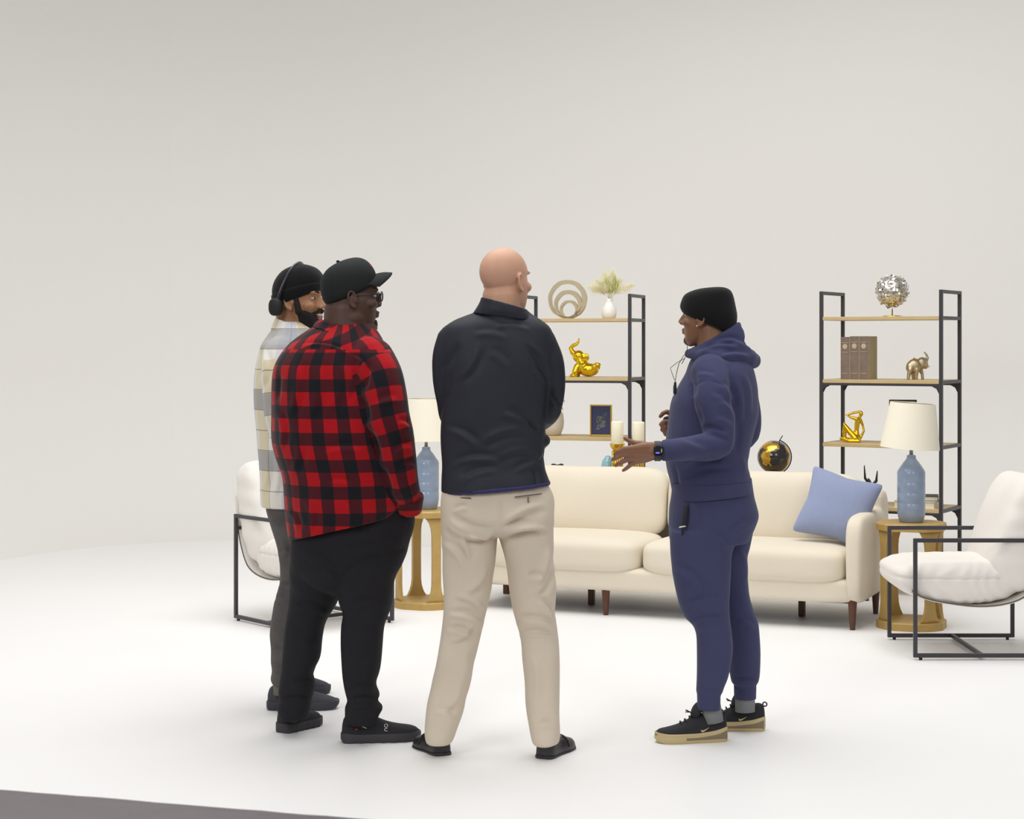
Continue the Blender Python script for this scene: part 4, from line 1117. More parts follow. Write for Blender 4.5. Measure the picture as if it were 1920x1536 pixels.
# ---- shoes; local x runs from heel to toe
def shoe(root, heel, toe, style, name='shoe', side=1, h_extra=0.0):
    heel = np.array(heel[:2]); toe = np.array(toe[:2]); v = toe - heel; L_ = np.linalg.norm(v); yaw = math.atan2(v[1], v[0])
    c, s = math.cos(yaw), math.sin(yaw); org = np.array(root.location)
    T = lambda p: np.stack([heel[0] + c * p[:, 0] - s * p[:, 1], heel[1] + s * p[:, 0] + c * p[:, 1], p[:, 2]], 1)
    st = {
        'runner': dict(zs=0.022, rows=[(0, .006, .052), (.012, .019, .078), (.04, .029, .098), (.12, .037, .110), (.24, .040, .112), (.34, .041, .108), (.45, .043, .094), (.58, .047, .077), (.72, .050, .066), (.85, .046, .060), (.93, .036, .054), (.975, .022, .046), (1, .006, .034)]),
        'loafer': dict(zs=0.008, rows=[(0, .006, .040), (.012, .018, .062), (.04, .029, .074), (.12, .036, .078), (.28, .037, .062), (.42, .039, .056), (.55, .044, .062), (.68, .047, .056), (.82, .045, .048), (.92, .034, .042), (.97, .021, .036), (1, .006, .026)]),
        'air': dict(zs=0.034, rows=[(0, .006, .070), (.012, .018, .092), (.04, .029, .104), (.12, .037, .108), (.24, .039, .098), (.34, .041, .108), (.44, .042, .102), (.55, .045, .084), (.68, .048, .068), (.82, .046, .058), (.92, .034, .054), (.97, .021, .048), (1, .006, .040)]),
        'foam': dict(zs=0.02, rows=[(0, .008, .060), (.012, .024, .076), (.04, .037, .092), (.12, .045, .104), (.26, .046, .098), (.38, .047, .092), (.5, .050, .084), (.64, .053, .073), (.78, .052, .062), (.9, .042, .052), (.97, .028, .044), (1, .014, .036)]),
    }[style]
    zs = st['zs']; rows = cr(st['rows'], 3)
    def outl(x):
        x_ = np.clip(x / L_, 0, 1); return np.interp(x_, rows[:, 0], rows[:, 1]), np.interp(x_, rows[:, 0], rows[:, 2]) + h_extra * 0
    def side_y(x, z):
        w, h = outl(x); q = np.clip((z - zs) / (h - zs), 0, 0.995); return w * (1 - (q ** (1 / .8)) ** 2) ** 0.35
    rings = []
    for (x, w, h) in rows:
        a = np.linspace(0, math.pi, 22); ca = np.cos(a)
        lean = 0.10 * (x - 0.5) ** 1 * 0
        rings.append(np.stack([np.full(22, x * L_), np.sign(ca) * w * np.abs(ca) ** .7, zs - 0.004 + (h - zs) * np.abs(np.sin(a)) ** .8], 1))
    mb = MB(); mb.loft(rings)
    mats = {'runner': ('shoeblk', 'shoesole'), 'loafer': ('leather', 'leather'), 'air': ('shoeblk', 'gum'), 'foam': ('foam', 'foam')}[style]
    mb.v = [T(mb.arr())]; up = mb.build(name, M[mats[0]], root, world=True)
    # sole: outline grown by a few mm, heel rounded and toe lifted a little
    def sole(z0, z1, grow, x0=0.0, x1=1.0, lift=0.008, wavy=0.0, nm='sole', mt=mats[1]):
        rs_ = []; 
        for q in x0 + (x1 - x0) * (0.5 - 0.5 * np.cos(np.linspace(0, math.pi, 44))):
            w = np.interp(q, rows[:, 0], rows[:, 1]) + grow
            zz1 = z1 + 0.006 * max(0, 1 - q * 5) + (0.004 * max(0, q - .85) / .15); zz0 = z0 + lift * max(0, (q - .82) / .18) ** 2
            if style == 'air': zz1 += 0.016 * max(0, 1 - q * 2.2) ** 1.2; 
            xx = q * (L_ + 2 * grow) - grow
            if wavy: zz0 += wavy * (0.5 + 0.5 * math.sin(q * 46)) * (1 if q > .08 else 0); w -= wavy * 0.4 * (0.5 + 0.5 * math.sin(q * 46))
            e_ = max(0.0, 1 - min(q - x0, x1 - q) / 0.05) if (x0 == 0 and x1 == 1) else 0.0
            tz = (zz1 - zz0); zz0 += tz * 0.30 * e_ ** 2.5; zz1 -= tz * 0.22 * e_ ** 2.5
            m = (zz0 + zz1) / 2
            rs_.append(np.array([(xx, -w * .93, zz0), (xx, -w, (zz0 + m) / 2), (xx, -w, zz1 - .004), (xx, -w * .95, zz1), (xx, w * .95, zz1), (xx, w, zz1 - .004), (xx, w, (zz0 + m) / 2), (xx, w * .93, zz0)]))
        k = MB(); k.loft(rs_); k.v = [T(k.arr())]; return k.build(nm, M[mt], up, world=True, angle=50)
    if style == 'runner':
        sole(0.0, 0.034, 0.004, wavy=0.004)
    elif style == 'loafer':
        sole(0.0, 0.008, 0.0025)
        k = MB(); x = 0.60 * L_; pts = []
        for a in np.linspace(0.25, math.pi - 0.25, 9):
            w, h = outl(x); pts.append((x, w * 1.02 * math.cos(a) * 1.0, zs + (h - zs + 0.002) * abs(math.sin(a)) ** .8))
        k.tube(pts, 0.006, 8, flat=0.5); k.v = [T(k.arr())]; k.build('strap', M['leather'], up, world=True)
        k = MB(); k.tube([(0.33 * L_, 0, 0.075), (0.42 * L_, 0, 0.066), (0.50 * L_, 0, 0.066)], [0.012, 0.018, 0.014], 10); k.v = [T(k.arr())]; k.build('tongue', M['leather'], up, world=True)
    elif style == 'air':
        sole(0.0, 0.028, 0.003); sole(0.010, 0.024, 0.0042, 0.03, 0.60, nm='air_unit', mt='gumdark', lift=0); sole(0.024, 0.037, 0.0025, nm='midsole')
        for q in (0.50, 0.565, 0.63):
            k = MB(); w, h = outl(q * L_); k.tube([(q * L_, -w * .6, h - .012), (q * L_ + .004, -w * .3, h - .001), (q * L_ + .006, 0, h + .003), (q * L_ + .004, w * .3, h - .001), (q * L_, w * .6, h - .012)], 0.003, 8); k.v = [T(k.arr())]; k.build('lace', M['black'], up, world=True)
        k = MB(); k.ell((0.42 * L_, 0, 0.116), (0.018, 0.034, 0.036), seg=8, rot=Matrix.Rotation(math.radians(-28), 3, 'Y')); k.v = [T(k.arr())]; tg = k.build('tongue', M['shoeblk'], up, world=True)
        k = MB(); k.tube([(0.47 * L_, 0, 0.102), (0.52 * L_, .006, 0.112), (0.575 * L_, .004, 0.116)], 0.0022, 6); k.tube([(0.52 * L_, .006, 0.112), (0.58 * L_, .012, 0.122)], 0.0015, 6); k.tube([(0.52 * L_, .004, 0.110), (0.57 * L_, -.012, 0.108)], 0.0015, 6)
        k.v = [T(k.arr())]; k.build('lace_knot', M['black'], up, world=True)
        k = MB(); k.torus((0.0, 0, 0.100), 0.008, 0.0026, 'y', 20, 8); k.v = [T(k.arr())]; k.build('heel_loop', M['black'], up, world=True)
    elif style == 'foam':
        sole(0.0, 0.034, 0.0045, lift=0.016)
    # marks lie on the side that faces the camera
    def patch(poly, nm, mt, th=0.0012, out=0.0008):
        """poly (x,z) strips on the visible side"""
        q = []
        for sgn in (0, 1):
            g = []
            for (x, z) in poly: g.append((x, -side * (side_y(x, z) + out + th * sgn), z))
            q.append(np.array(g))
        k = MB(); k.loft(q); k.v = [T(k.arr())]; return k.build(nm, M[mt], up, world=True, smooth=False)
    def strokeline(pts, nm, mt, r=0.0011):
        k = MB(); k.tube([(x, -side * (side_y(x, z) + 0.0006), z) for x, z in pts], r, 6); k.v = [T(k.arr())]; return k.build(nm, M[mt], up, world=True)
    if style == 'runner':
        x0 = 0.53 * L_ if side == 1 else 0.26 * L_
        for (x0, z0, k_) in ((0.55 * L_ if name == 'shoe' and side == 1 else 0.25 * L_, 0.050, 1.0),):
            a = np.linspace(0, 2 * math.pi, 15)
            strokeline([(x0 + 0.0065 * math.cos(t), z0 + 0.014 + 0.005 * math.sin(t)) for t in a], 'logo_letter', 'mark')
            a = np.linspace(math.radians(60), math.radians(300), 12)
            strokeline([(x0 + 0.0065 * math.cos(t + math.pi / 2 - 1.57), z0 + 0.0 + 0.005 * math.sin(t)) for t in a], 'logo_letter', 'mark')
        patch([(0.24 * L_, 0.064), (0.30 * L_, 0.056), (0.30 * L_, 0.0585), (0.24 * L_, 0.0665)], 'side_stripe', 'mark')
        if name == 'shoe' and side == 1: patch([(0.16 * L_, 0.052), (0.185 * L_, 0.052), (0.185 * L_, 0.057), (0.16 * L_, 0.057)], 'red_flag', 'redmark'); strokeline([(0.19 * L_, 0.054), (0.28 * L_, 0.047)], 'side_text', 'shoesole', 0.0016)
    if style == 'air':
        sw = []
        A_ = [(0.0, 0.008), (0.003, 0.001), (0.010, 0.0), (0.020, 0.005), (0.038, 0.017)]; B_ = [(0.018, 0.009), (0.009, 0.006), (0.004, 0.0065)]
        x0 = 0.40 * L_; z0 = 0.042
        patch([(x0 - x * 0.9, z0 + z) for x, z in A_ + B_], 'swoosh', 'gum')
    return up

# ======================================================== 1 the bald man in the dark jacket
D = 6.55
bx = W(925, 1420, D)
pm = empty('person', 'bald person seen from behind in a dark navy jacket and khaki trousers', 'person', (bx[0], D, 0), 0)
ORG = np.array(pm.location)
H = Head(948, 530, D, 50, 2, 1.0)
body = MB(); head_shapes(body, H, neck=(0.068, 0.066), fat=1.04, necklen=0.20, nose=0.85, nlen=-0.012)
torso = [(578, 912, 985, 0.0, .07), (590, 878, 1000, 0, .09), (602, 850, 1020, 0, .11), (618, 832, 1036, 0, .125), (650, 826, 1042, .0, .135), (700, 827, 1036, .0, .142), (760, 828, 1028, .0, .14), (820, 827, 1022, 0, .135), (870, 829, 1022, 0, .14), (895, 828, 1029, 0, .152)]
hem = (828, 924, 1034, 908, 0, .158)
tf = torso + [hem]
ringloft(body, D, torso, shrink=0.82)
armL = [(852, 640, 0, .064), (838, 672, 0, .054), (836, 715, .01, .051), (842, 752, .03, .047), (850, 782, .06, .045), (880, 790, .19, .042), (925, 785, .26, .038)]
armR = [(1012, 644, 0, .066), (1030, 676, 0, .056), (1036, 715, .01, .050), (1034, 750, .03, .047), (1027, 776, .05, .045), (1000, 796, .17, .042), (950, 800, .24, .038)]
for ar in (armL, armR): armtube(body, D, ar, shrink=0.64)
hand_generic(body, W(925, 785, D + .26), (1, 0.0, 0.05), (0, 1, 0), 1, 0.95)
hand_generic(body, W(950, 802, D + .24), (-1, 0.05, -.1), (0, 1, 0), -1, 0.95)
pel = [(895, 838, 1018, 0, .12), (912, 833, 1028, 0, .135), (935, 829, 1038, 0, .145), (970, 829, 1039, -.005, .148), (988, 832, 1036, -.005, .135), (1000, 862, 1006, -.005, .10), (1004, 900, 970, 0, .05)]
LL = [(965, 830, 945, 0, .12), (1005, 829, 932, 0, .115), (1051, 831, 926, 0, .10), (1104, 832, 918, 0, .092), (1150, 831, 906, 0, .085), (1199, 822, 894, 0.01, .078), (1240, 815, 888, .01, .076), (1273, 810, 883, .03, .074), (1304, 806, 876, .04, .072), (1340, 801, 866, .05, .070), (1364, 799, 856, .06, .070), (1382, 799, 850, .06, .070), (1392, 801, 845, .06, .066)]
RL = [(965, 922, 1037, 0, .12), (1005, 936, 1038, 0, .115), (1051, 949, 1041, 0, .10), (1104, 957, 1044, 0, .092), (1150, 965, 1045, 0, .085), (1199, 977, 1050, 0.01, .078), (1240, 980, 1052, .01, .076), (1273, 982, 1052, .02, .074), (1322, 985, 1052, .03, .072), (1350, 988, 1052, .03, .070), (1378, 995, 1051, .03, .070), (1395, 1001, 1048, .03, .066)]
ringloft(body, D, pel, shrink=0.78)
for l in (LL, RL): ringloft(body, D, l, shrink=0.70)
h1 = ground(833, 1418); t1 = ground(789, 1397); foot(body, h1, t1, .034, .024, W(824, 1375, D + .06), .030)
h1 = ground(1017, 1424); t1 = ground(1064, 1400); foot(body, h1, t1, .034, .024, W(1024, 1375, D + .035), .030)
finish('body', remesh(body, 0.0036, 5, ORG), M['skinpale'], pm)
t = MB()
eyes(H, pm)
jk = MB(); ringloft(jk, D, tf, sub=4); arms = [armtube(jk, D, a) for a in (armL, armR)]
jk.ell(W(1014, 826, D + .03), (.036, .06, .028)); jk.ell(W(1000, 640, D), (.07, .08, .05)); jk.ell(W(858, 636, D), (.06, .08, .045))
me = remesh(jk, 0.006, 9, ORG)
folds(me, ORG, [(905, 640, 860, 720, 9, 5), (985, 640, 1035, 735, 8, -7), (1034, 712, 1012, 800, 9, 8, 'v'), (1000, 690, 1032, 720, 7, 5), (862, 640, 822, 700, 9, 6, 'v'), (845, 690, 828, 760, 8, 5, 'v'), (1035, 755, 1056, 762, 6, 6), (1030, 740, 1058, 772, 5, 5, 'v'), (990, 790, 1018, 812, 7, 8, 'v'), (940, 770, 1008, 810, 9, 6), (830, 800, 900, 838, 9, 5), (900, 838, 1000, 812, 10, -6), (840, 872, 940, 862, 8, 5), (930, 866, 1015, 850, 8, -5), (855, 905, 940, 880, 8, 4), (960, 885, 1025, 868, 7, 5), (920, 610, 1000, 618, 7, 4), (880, 625, 960, 634, 8, 4), (915, 655, 955, 690, 10, 3), (1000, 870, 1010, 915, 6, 5, 'v'), (1020, 845, 1000, 875, 6, 5)],
      noise=[(0.42, -0.0030, (1, 1, 0.8), 31), (0.16, -0.0020, (1, 1, 0.6), 32)], gain=1.3)
finish('jacket', me, M['jacket'], pm)
cl = MB(); collar(cl, D, [(886, 588, 1003, 603, -.01, .100), (894, 576, 996, 595, -.018, .098), (900, 565, 991, 586, -.022, .094), (902, 557, 988, 580, -.024, .091)], 0.008)
finish('collar', remesh(cl, 0.0035, 3, ORG), M['jacket'], [o for o in pm.children if o.name.startswith('jacket')][0])
# deep blue lining edge at the hem
hb = MB(); collar(hb, D, [(829.5, 918, 1032, 902, 0, .1545), (829.5, 926.5, 1032.5, 908.5, 0, .1555)], 0.010); finish('hem_lining', remesh(hb, 0.004, 1, ORG), mat('deep_blue_lining', srgb(44, 42, 92), 0.6), [o for o in pm.children if o.name.startswith('jacket')][0])
tr = MB(); ringloft(tr, D, pel, sub=4)
for l in (LL, RL): ringloft(tr, D, l, sub=3)
me = remesh(tr, 0.006, 8, ORG)
folds(me, ORG, [(934, 998, 870, 1010, 8, 8), (934, 1000, 840, 965, 9, -6), (936, 998, 1010, 985, 8, 7), (936, 1000, 1030, 950, 10, -6), (905, 1018, 835, 985, 8, 6), (940, 1008, 1035, 1000, 7, -7), (860, 1000, 885, 1055, 8, 5), (830, 1010, 880, 1075, 9, 5), (920, 1060, 870, 1120, 9, 5), (1035, 1020, 1000, 1110, 10, 7), (1040, 1060, 1000, 1120, 8, 6), (985, 1085, 1025, 1085, 8, 5), (840, 1150, 905, 1165, 8, 7), (835, 1180, 895, 1195, 7, 6), (850, 1120, 905, 1150, 8, -5), (965, 1165, 1048, 1175, 8, 6), (970, 1190, 1050, 1200, 6, 5), (890, 1170, 840, 1210, 8, 5), (1000, 1120, 1045, 1165, 8, 6), (815, 1330, 855, 1345, 8, 4), (870, 1290, 830, 1340, 9, 4), (1000, 1365, 1045, 1360, 6, 4), (850, 960, 880, 950, 6, 4), (934, 930, 936, 1000, 5, 3, 'v'), (875, 1215, 860, 1300, 10, 3), (1000, 1220, 1005, 1330, 10, 3)],
      noise=[(0.35, -0.0045, (1, 1, 1), 41), (0.13, -0.0018, (1, 1, 1), 42)], gain=2.0)
trs = finish('trousers', me, M['khaki'], pm)
for (x1, y1, x2, y2) in ((855, 933, 882, 934), (966, 932, 1015, 926)):
    k = MB(); k.tube([W(x1 + (x2 - x1) * q, y1 + (y2 - y1) * q, D - .146 * math.sqrt(max(.05, 1 - (((x1 + (x2 - x1) * q) - 934) / 106) ** 2)) - .004) for q in np.linspace(0, 1, 8)], 0.0022, 6)
    k.build('pocket_seam', M['piping'], trs, world=True)
    xm = (x1 + x2) / 2 if x1 > 900 else 855; k = MB(); dd = D - .146 * math.sqrt(1 - ((xm - 934) / 106) ** 2) - .004; k.tube([W(xm, y2 + 6, dd), W(xm, y2 + 16, dd)], 0.0018, 6); k.build('buttonhole', M['piping'], trs, world=True)
h1 = ground(833, 1418); t1 = ground(789, 1397); shoe(pm, h1, t1 + (t1 - h1) * 0.05, 'loafer', side=1)
h1 = ground(1017, 1424); t1 = ground(1064, 1400); shoe(pm, h1, t1 + (t1 - h1) * 0.05, 'loafer', side=1)

# ======================================================== 2 the man in red and black plaid
D = 6.87
bx = W(650, 1390, D)
pr_ = empty('person', 'large person in red and black plaid shirt, black jeans, cap and glasses', 'person', (bx[0], D, 0), 0)
ORG = np.array(pr_.location)
H = Head(658, 562, D, 14, 1, 1.02, fx=0.011); HC = Head(660, 562, D, 14, 1, 1.02)
body = MB(); head_shapes(body, H, fat=1.16, neck=(0.080, 0.088), necklen=0.16, neckx=(-0.018, -0.02), nose=1.15, chin=1.1, nlen=-0.007)
t = MB(); t.ell((0.025, 0, -0.105), (0.062, 0.062, 0.036)); t.ell((-0.05, 0, -0.055), (0.052, 0.058, 0.05)); t.ell((-0.01, -0.035, -0.07), (0.06, 0.05, 0.05)); t.ell((-0.01, 0.035, -0.07), (0.06, 0.05, 0.05)); body.add(H(t.arr()), t.f)
torso = [(606, 597, 690, 0, .08), (618, 576, 706, 0, .11), (638, 549, 718, 0, .16), (660, 529, 724, 0, .19), (690, 514, 728, 0, .215), (730, 511, 735, 0, .23), (780, 511, 745, 0, .24), (827, 513, 752, 0, .25), (860, 522, 757, 0, .255), (893, 533, 760, 0, .255)]
low = [(537, 940, 762, 925, 0, .258), (540, 975, 764, 945, 0, .256), (544, 1010, 757, 960, 0, .252)]
tf = torso + low
ringloft(body, D, torso[:-1], shrink=0.88)
armN = [(694, 676, -.12, .088), (712, 705, -.17, .084), (720, 740, -.19, .084), (727, 780, -.2, .082), (739, 817, -.2, .076), (747, 862, -.19, .070), (755, 902, -.17, .062), (765, 932, -.13, .052), (765, 950, -.10, .048)]
armF = [(600, 676, .17, .085), (598, 740, .22, .08), (610, 810, .24, .072), (640, 870, .24, .062), (680, 930, .2, .05)]
armtube(body, D, armN[:-1], shrink=0.66); armtube(body, D, armF, shrink=0.70)
hand_generic(body, W(757, 945, D - .06), (-.55, 0.35, -1), (-1, -.3, 0), 1, 0.92)
hand_generic(body, W(682, 932, D + .19), (-.1, -0.1, -1), (-1, 0, 0), -1, 1.0)
pel = [(925, 562, 745, 0, .17), (945, 552, 766, 0, .19), (966, 548, 777, 0, .20), (998, 548, 773, -.01, .205), (1045, 545, 759, -.01, .205), (1075, 549, 742, -.01, .17), (1098, 575, 705, -.01, .12), (1112, 612, 662, 0, .06)]
LL = [(1030, 545, 672, .0, .18), (1060, 544, 655, .01, .165), (1090, 542, 642, .03, .14), (1127, 540, 634, .06, .115), (1164, 536, 613, .07, .105), (1195, 533, 606, .07, .10), (1232, 531, 602, .08, .095), (1260, 529, 587, .08, .09), (1279, 526, 590, .08, .09), (1298, 524, 588, .08, .088), (1312, 526, 584, .08, .08), (1326, 522, 583, .09, .08), (1346, 525, 577, .10, .072)]
RL = [(1030, 610, 764, -.04, .15), (1060, 622, 754, -.06, .14), (1090, 630, 742, -.07, .125), (1127, 636, 738, -.07, .115), (1150, 645, 731, -.07, .108), (1174, 641, 722, -.07, .105), (1209, 641, 718, -.07, .10), (1256, 642, 712, -.07, .095), (1282, 645, 705, -.07, .088), (1303, 648, 713, -.07, .086), (1314, 650, 708, -.07, .08), (1326, 645, 718, -.07, .082), (1340, 645, 711, -.06, .075), (1358, 644, 704, -.05, .068)]
ringloft(body, D, pel, shrink=0.78)
for l in (LL, RL): ringloft(body, D, l, shrink=0.70)
foot(body, ground(527, 1375), ground(596, 1356), top=W(552, 1335, D + .08)); foot(body, ground(641, 1392), ground(787, 1386), top=W(672, 1345, D - .045), rt=.028)
finish('body', remesh(body, 0.0036, 5, ORG), M['skindark'], pr_)
eyes(H, pr_)
t = MB(); t.loft(head_rings(cr([(-0.076, 0.050, 0.0835, 0.022), (-0.086, 0.038, 0.0865, 0.034), (-0.100, 0.030, 0.0860, 0.037), (-0.113, 0.034, 0.0740, 0.028), (-0.120, 0.040, 0.0600, 0.014)], 3))); H_obj(H, t, 'goatee', M['hair'], pr_, vox=0.003, smooth=3)
sh = MB(); ringloft(sh, D, tf, sub=4); arms = [armtube(sh, D, a) for a in (armN, armF)]
sh.ell(W(690, 664, D - .08), (.09, .12, .055)); sh.ell(W(610, 655, D + .09), (.09, .12, .06))
me = remesh(sh, 0.006, 8, ORG)
folds(me, ORG, [(690, 672, 676, 740, 9, 9, 'v'), (676, 740, 690, 800, 9, 9, 'v'), (690, 800, 712, 870, 8, 9, 'v'), (712, 870, 735, 930, 8, 8, 'v'), (640, 660, 625, 780, 11, 5), (600, 670, 580, 800, 11, 5), (560, 665, 545, 790, 10, 5), (655, 680, 650, 760, 9, 5), (610, 905, 665, 910, 8, 5), (600, 850, 690, 845, 10, 4), (560, 800, 548, 900, 9, 4), (522, 690, 516, 760, 7, 6, 'v'), (520, 760, 530, 850, 7, 5), (745, 790, 772, 800, 7, 6), (735, 850, 776, 835, 8, 6), (742, 880, 782, 870, 7, 5), (700, 760, 750, 745, 9, 4), (560, 648, 660, 665, 4, 4, 'f'), (660, 665, 690, 690, 4, 4), (650, 940, 660, 985, 8, 4), (580, 940, 585, 1000, 8, 4), (540, 950, 560, 1000, 6, 4)],
      noise=[(0.36, -0.0038, (1, 1, .55), 51), (0.15, -0.0012, (1, 1, .6), 52)])
cloth_attr(me, ORG, D, tf, arms, R=0.235, yoke=(CAMZ - (655 - HZ) / F * D, math.radians(-17)))
so = finish('shirt', me, M['redplaid'], pr_)
cl = MB(); collar(cl, D, [(586, 613, 712, 648, -.01, .125), (592, 604, 702, 640, 0, .105), (600, 598, 692, 630, 0, .092)], 0.010)
me = remesh(cl, 0.004, 3, ORG); cloth_attr(me, ORG, D, tf, [], R=0.16, yoke=(0, math.radians(20))); finish('collar', me, M['redplaid'], so)
# open shirt tip in front of the chest
k = MB(); k.loft([np.array([W(692, 630, D - .03), W(700, 640, D - .07), W(714, 656, D - .05), W(704, 645, D - .02)]), np.array([W(692, 630, D - .02), W(700, 640, D - .06), W(714, 656, D - .04), W(704, 645, D - .01)])])
me = k.mesh('collar_point', ORG); cloth_attr(me, ORG, D, tf, [], R=.2); finish('collar_point', me, M['redplaid'], so)
# cuff
k = MB(); P = [W(768, 930, D - .13), W(768, 958, D - .10)]; k.tube(P, [0.054, 0.046], 24, dome=False); me = remesh(k, 0.004, 2, ORG)
cloth_attr(me, ORG, D, tf, [], R=.06, yoke=(0, .2)); finish('cuff', me, M['redplaid'], so)
tr = MB(); ringloft(tr, D, pel, sub=4)
for l in (LL, RL): ringloft(tr, D, l, sub=4)
me = remesh(tr, 0.006, 10, ORG)
folds(me, ORG, [(640, 1040, 720, 1030, 9, 5), (560, 1030, 640, 1090, 9, 5), (635, 1090, 740, 1050, 10, 5), (545, 1140, 620, 1150, 8, 6), (650, 1135, 735, 1140, 8, 6), (545, 1280, 588, 1276, 6, 6, 'v'), (526, 1311, 585, 1308, 4, 8, 'v'), (648, 1312, 712, 1308, 4, 8, 'v'), (645, 1290, 706, 1286, 6, 6, 'v'), (655, 1338, 712, 1330, 4, 5, 'v'), (660, 1000, 700, 1002, 4, 4), (550, 1200, 600, 1210, 8, 4), (645, 1200, 715, 1190, 9, 4)],
      noise=[(0.30, -0.0028, (1, 1, 1), 61), (0.12, -0.0012, (1, 1, 1), 62)])
tj = finish('jeans', me, M['blackjean'], pr_)
h1 = ground(527, 1375); t1 = ground(596, 1356); shoe(pr_, h1, h1 + (t1 - h1) * 0.97, 'runner', name='sneaker', side=1)
h1 = ground(641, 1392); t1 = ground(787, 1386); shoe(pr_, h1, t1, 'runner', side=1)
for (x, y, dd, q) in ((552, 1345, .09, 0), (672, 1345, -.045, 1)):
    hh, tt = ((ground(527, 1375), ground(596, 1356)), (ground(641, 1392), ground(787, 1386)))[q]; hh[2] = 0; tt[2] = 0
    k = MB(); k.tube([W(x, y - 8, D + dd), hh + (tt - hh) * .22 + (0, 0, .05)], [0.032, 0.031], 20, dome=True); k.build('sock', M['black'], pr_, world=True)
# cap
t = MB(); t.loft(hat_rings(cr([(-.096, -.018, .080, .050, .079), (-.110, .004, .091, .062, .085), (-.117, .05, .092, .085, .086), (-.110, .085, .086, .107, .082), (-.090, .114, .072, .130, .068), (-.057, .136, .052, .148, .046), (-.022, .150, .030, .156, .022), (0, .155, .012, .157, .005)], 3)))
t.v = [HC(t.arr())]; cap = finish('cap', remesh(t, 0.0035, 4, ORG), M['capcloth'], pr_)
t = MB(); rg_u = []
for u in np.linspace(-1, 1, 21):
    w = 0.074 * u; x0 = 0.084 - 0.058 * u * u; x1 = 0.152 - 0.060 * abs(u) ** 2.4; z0 = 0.094 - 0.040 * u * u; z1 = z0 + 0.006 - 0.012 * u * u
    g = []
    for q in np.linspace(0, 1, 8): g.append((x0 + (x1 - x0) * q, w * (1 - .06 * q), z0 + (z1 - z0) * q + 0.004 * math.sin(q * 3.1)))
    for q in np.linspace(1, 0, 8): g.append((x0 + (x1 - x0) * q, w * (1 - .06 * q), z0 + (z1 - z0) * q + 0.004 * math.sin(q * 3.1) - 0.004))
    rg_u.append(np.array(g))
t.loft(rg_u); H_obj(HC, t, 'visor', M['capcloth'], cap)
t = MB(); t.ell((-0.050, 0, 0.142), (0.007, 0.007, 0.005)); H_obj(HC, t, 'top_button', M['capcloth'], cap)
t = MB(); t.ell((0.066, -0.030, 0.122), (0.004, 0.007, 0.007), rot=Matrix.Rotation(0.8, 3, 'Y')); H_obj(HC, t, 'emblem', M['redmark'], cap)
# glasses
t = MB()
for sy in (-1, 1):
    lx = 0.099; t2 = [(lx - abs(math.cos(a)) * 0.0, sy * (0.034 + 0.022 * math.cos(a)), 0.010 + 0.017 * math.sin(a)) for a in np.linspace(0, 2 * math.pi, 21)]
    t.tube(t2, 0.0022, 6, dome=False)
    t.tube([(lx, sy * 0.056, 0.018), (0.09, sy * 0.073, 0.018), (0.03, sy * 0.083, 0.013), (-0.005, sy * 0.083, 0.012)], 0.0024, 6)
t.tube([(0.099, -0.012, 0.014), (0.104, 0, 0.017), (0.099, 0.012, 0.014)], 0.002, 6)
gls = H_obj(H, t, 'glasses', M['black'], pr_)
for sy in (-1, 1):
    t = MB(); a = np.linspace(0, 2 * math.pi, 24, endpoint=False)
    t.loft([np.stack([np.full(24, x), sy * 0.034 + 0.0212 * np.cos(a), 0.010 + 0.0162 * np.sin(a)], 1) for x in (0.0985, 0.1000)]); H_obj(H, t, 'lens', M['glass'], gls, angle=40)

# ======================================================== 3 the man in the pale plaid overshirt
D = 7.46
bx = W(555, 1330, D)
pb_ = empty('person', 'person in cream and grey plaid shirt, black beanie and headphones, standing at far left', 'person', (bx[0], D, 0), 0)
ORG = np.array(pb_.location)
H = Head(562, 566, D, -20, 0, 1.06)
body = MB(); head_shapes(body, H, neck=(0.060, 0.066), fat=1.0, necklen=0.18, neckx=(-0.025, -0.05))
torso = [(604, 519, 585, 0, .07), (618, 510, 598, 0, .10), (632, 500, 612, 0, .14), (648, 490, 622, 0, .17), (679, 481, 632, 0, .19), (716, 476, 637, 0, .195), (760, 476, 638, 0, .195), (800, 479, 637, 0, .19), (850, 483, 634, 0, .185), (897, 487, 630, 0, .18), (925, 488, 628, 0, .18)]
hemr = (490, 950, 628, 946, 0, .18)
tf = torso + [hemr]
ringloft(body, D, torso, shrink=0.82)
armN = [(528, 664, -.14, .072), (524, 700, -.18, .066), (522, 750, -.20, .062), (526, 800, -.21, .058), (540, 850, -.22, .052), (560, 900, -.22, .046)]
armF = [(590, 664, .15, .07), (600, 750, .2, .062), (605, 830, .2, .055), (612, 900, .18, .045)]
armtube(body, D, armN, shrink=.76); armtube(body, D, armF, shrink=.76)
hand_generic(body, W(562, 905, D - .22), (.3, .1, -1), (-1, 0, 0), 1); hand_generic(body, W(613, 905, D + .18), (.1, 0, -1), (-1, 0, 0), -1)
pel = [(925, 495, 622, 0, .145), (955, 502, 625, 0, .155), (984, 510, 628, 0, .16), (1020, 519, 630, 0, .155), (1050, 524, 626, 0, .14)]
LN = [(1030, 521, 600, -.07, .10), (1061, 525, 604, -.07, .10), (1096, 523, 602, -.07, .095), (1127, 514, 592, -.07, .09), (1174, 508, 578, -.07, .085), (1232, 508, 568, -.07, .078), (1258, 511, 562, -.07, .074), (1272, 507, 558, -.07, .072), (1284, 511, 552, -.07, .065)]
LF = [(1030, 550, 630, .08, .10), (1061, 548, 626, .09, .10), (1127, 545, 610, .12, .09), (1174, 542, 600, .16, .085), (1232, 545, 596, .2, .078), (1262, 548, 588, .22, .072), (1280, 550, 584, .22, .065)]
ringloft(body, D, pel, shrink=.78)
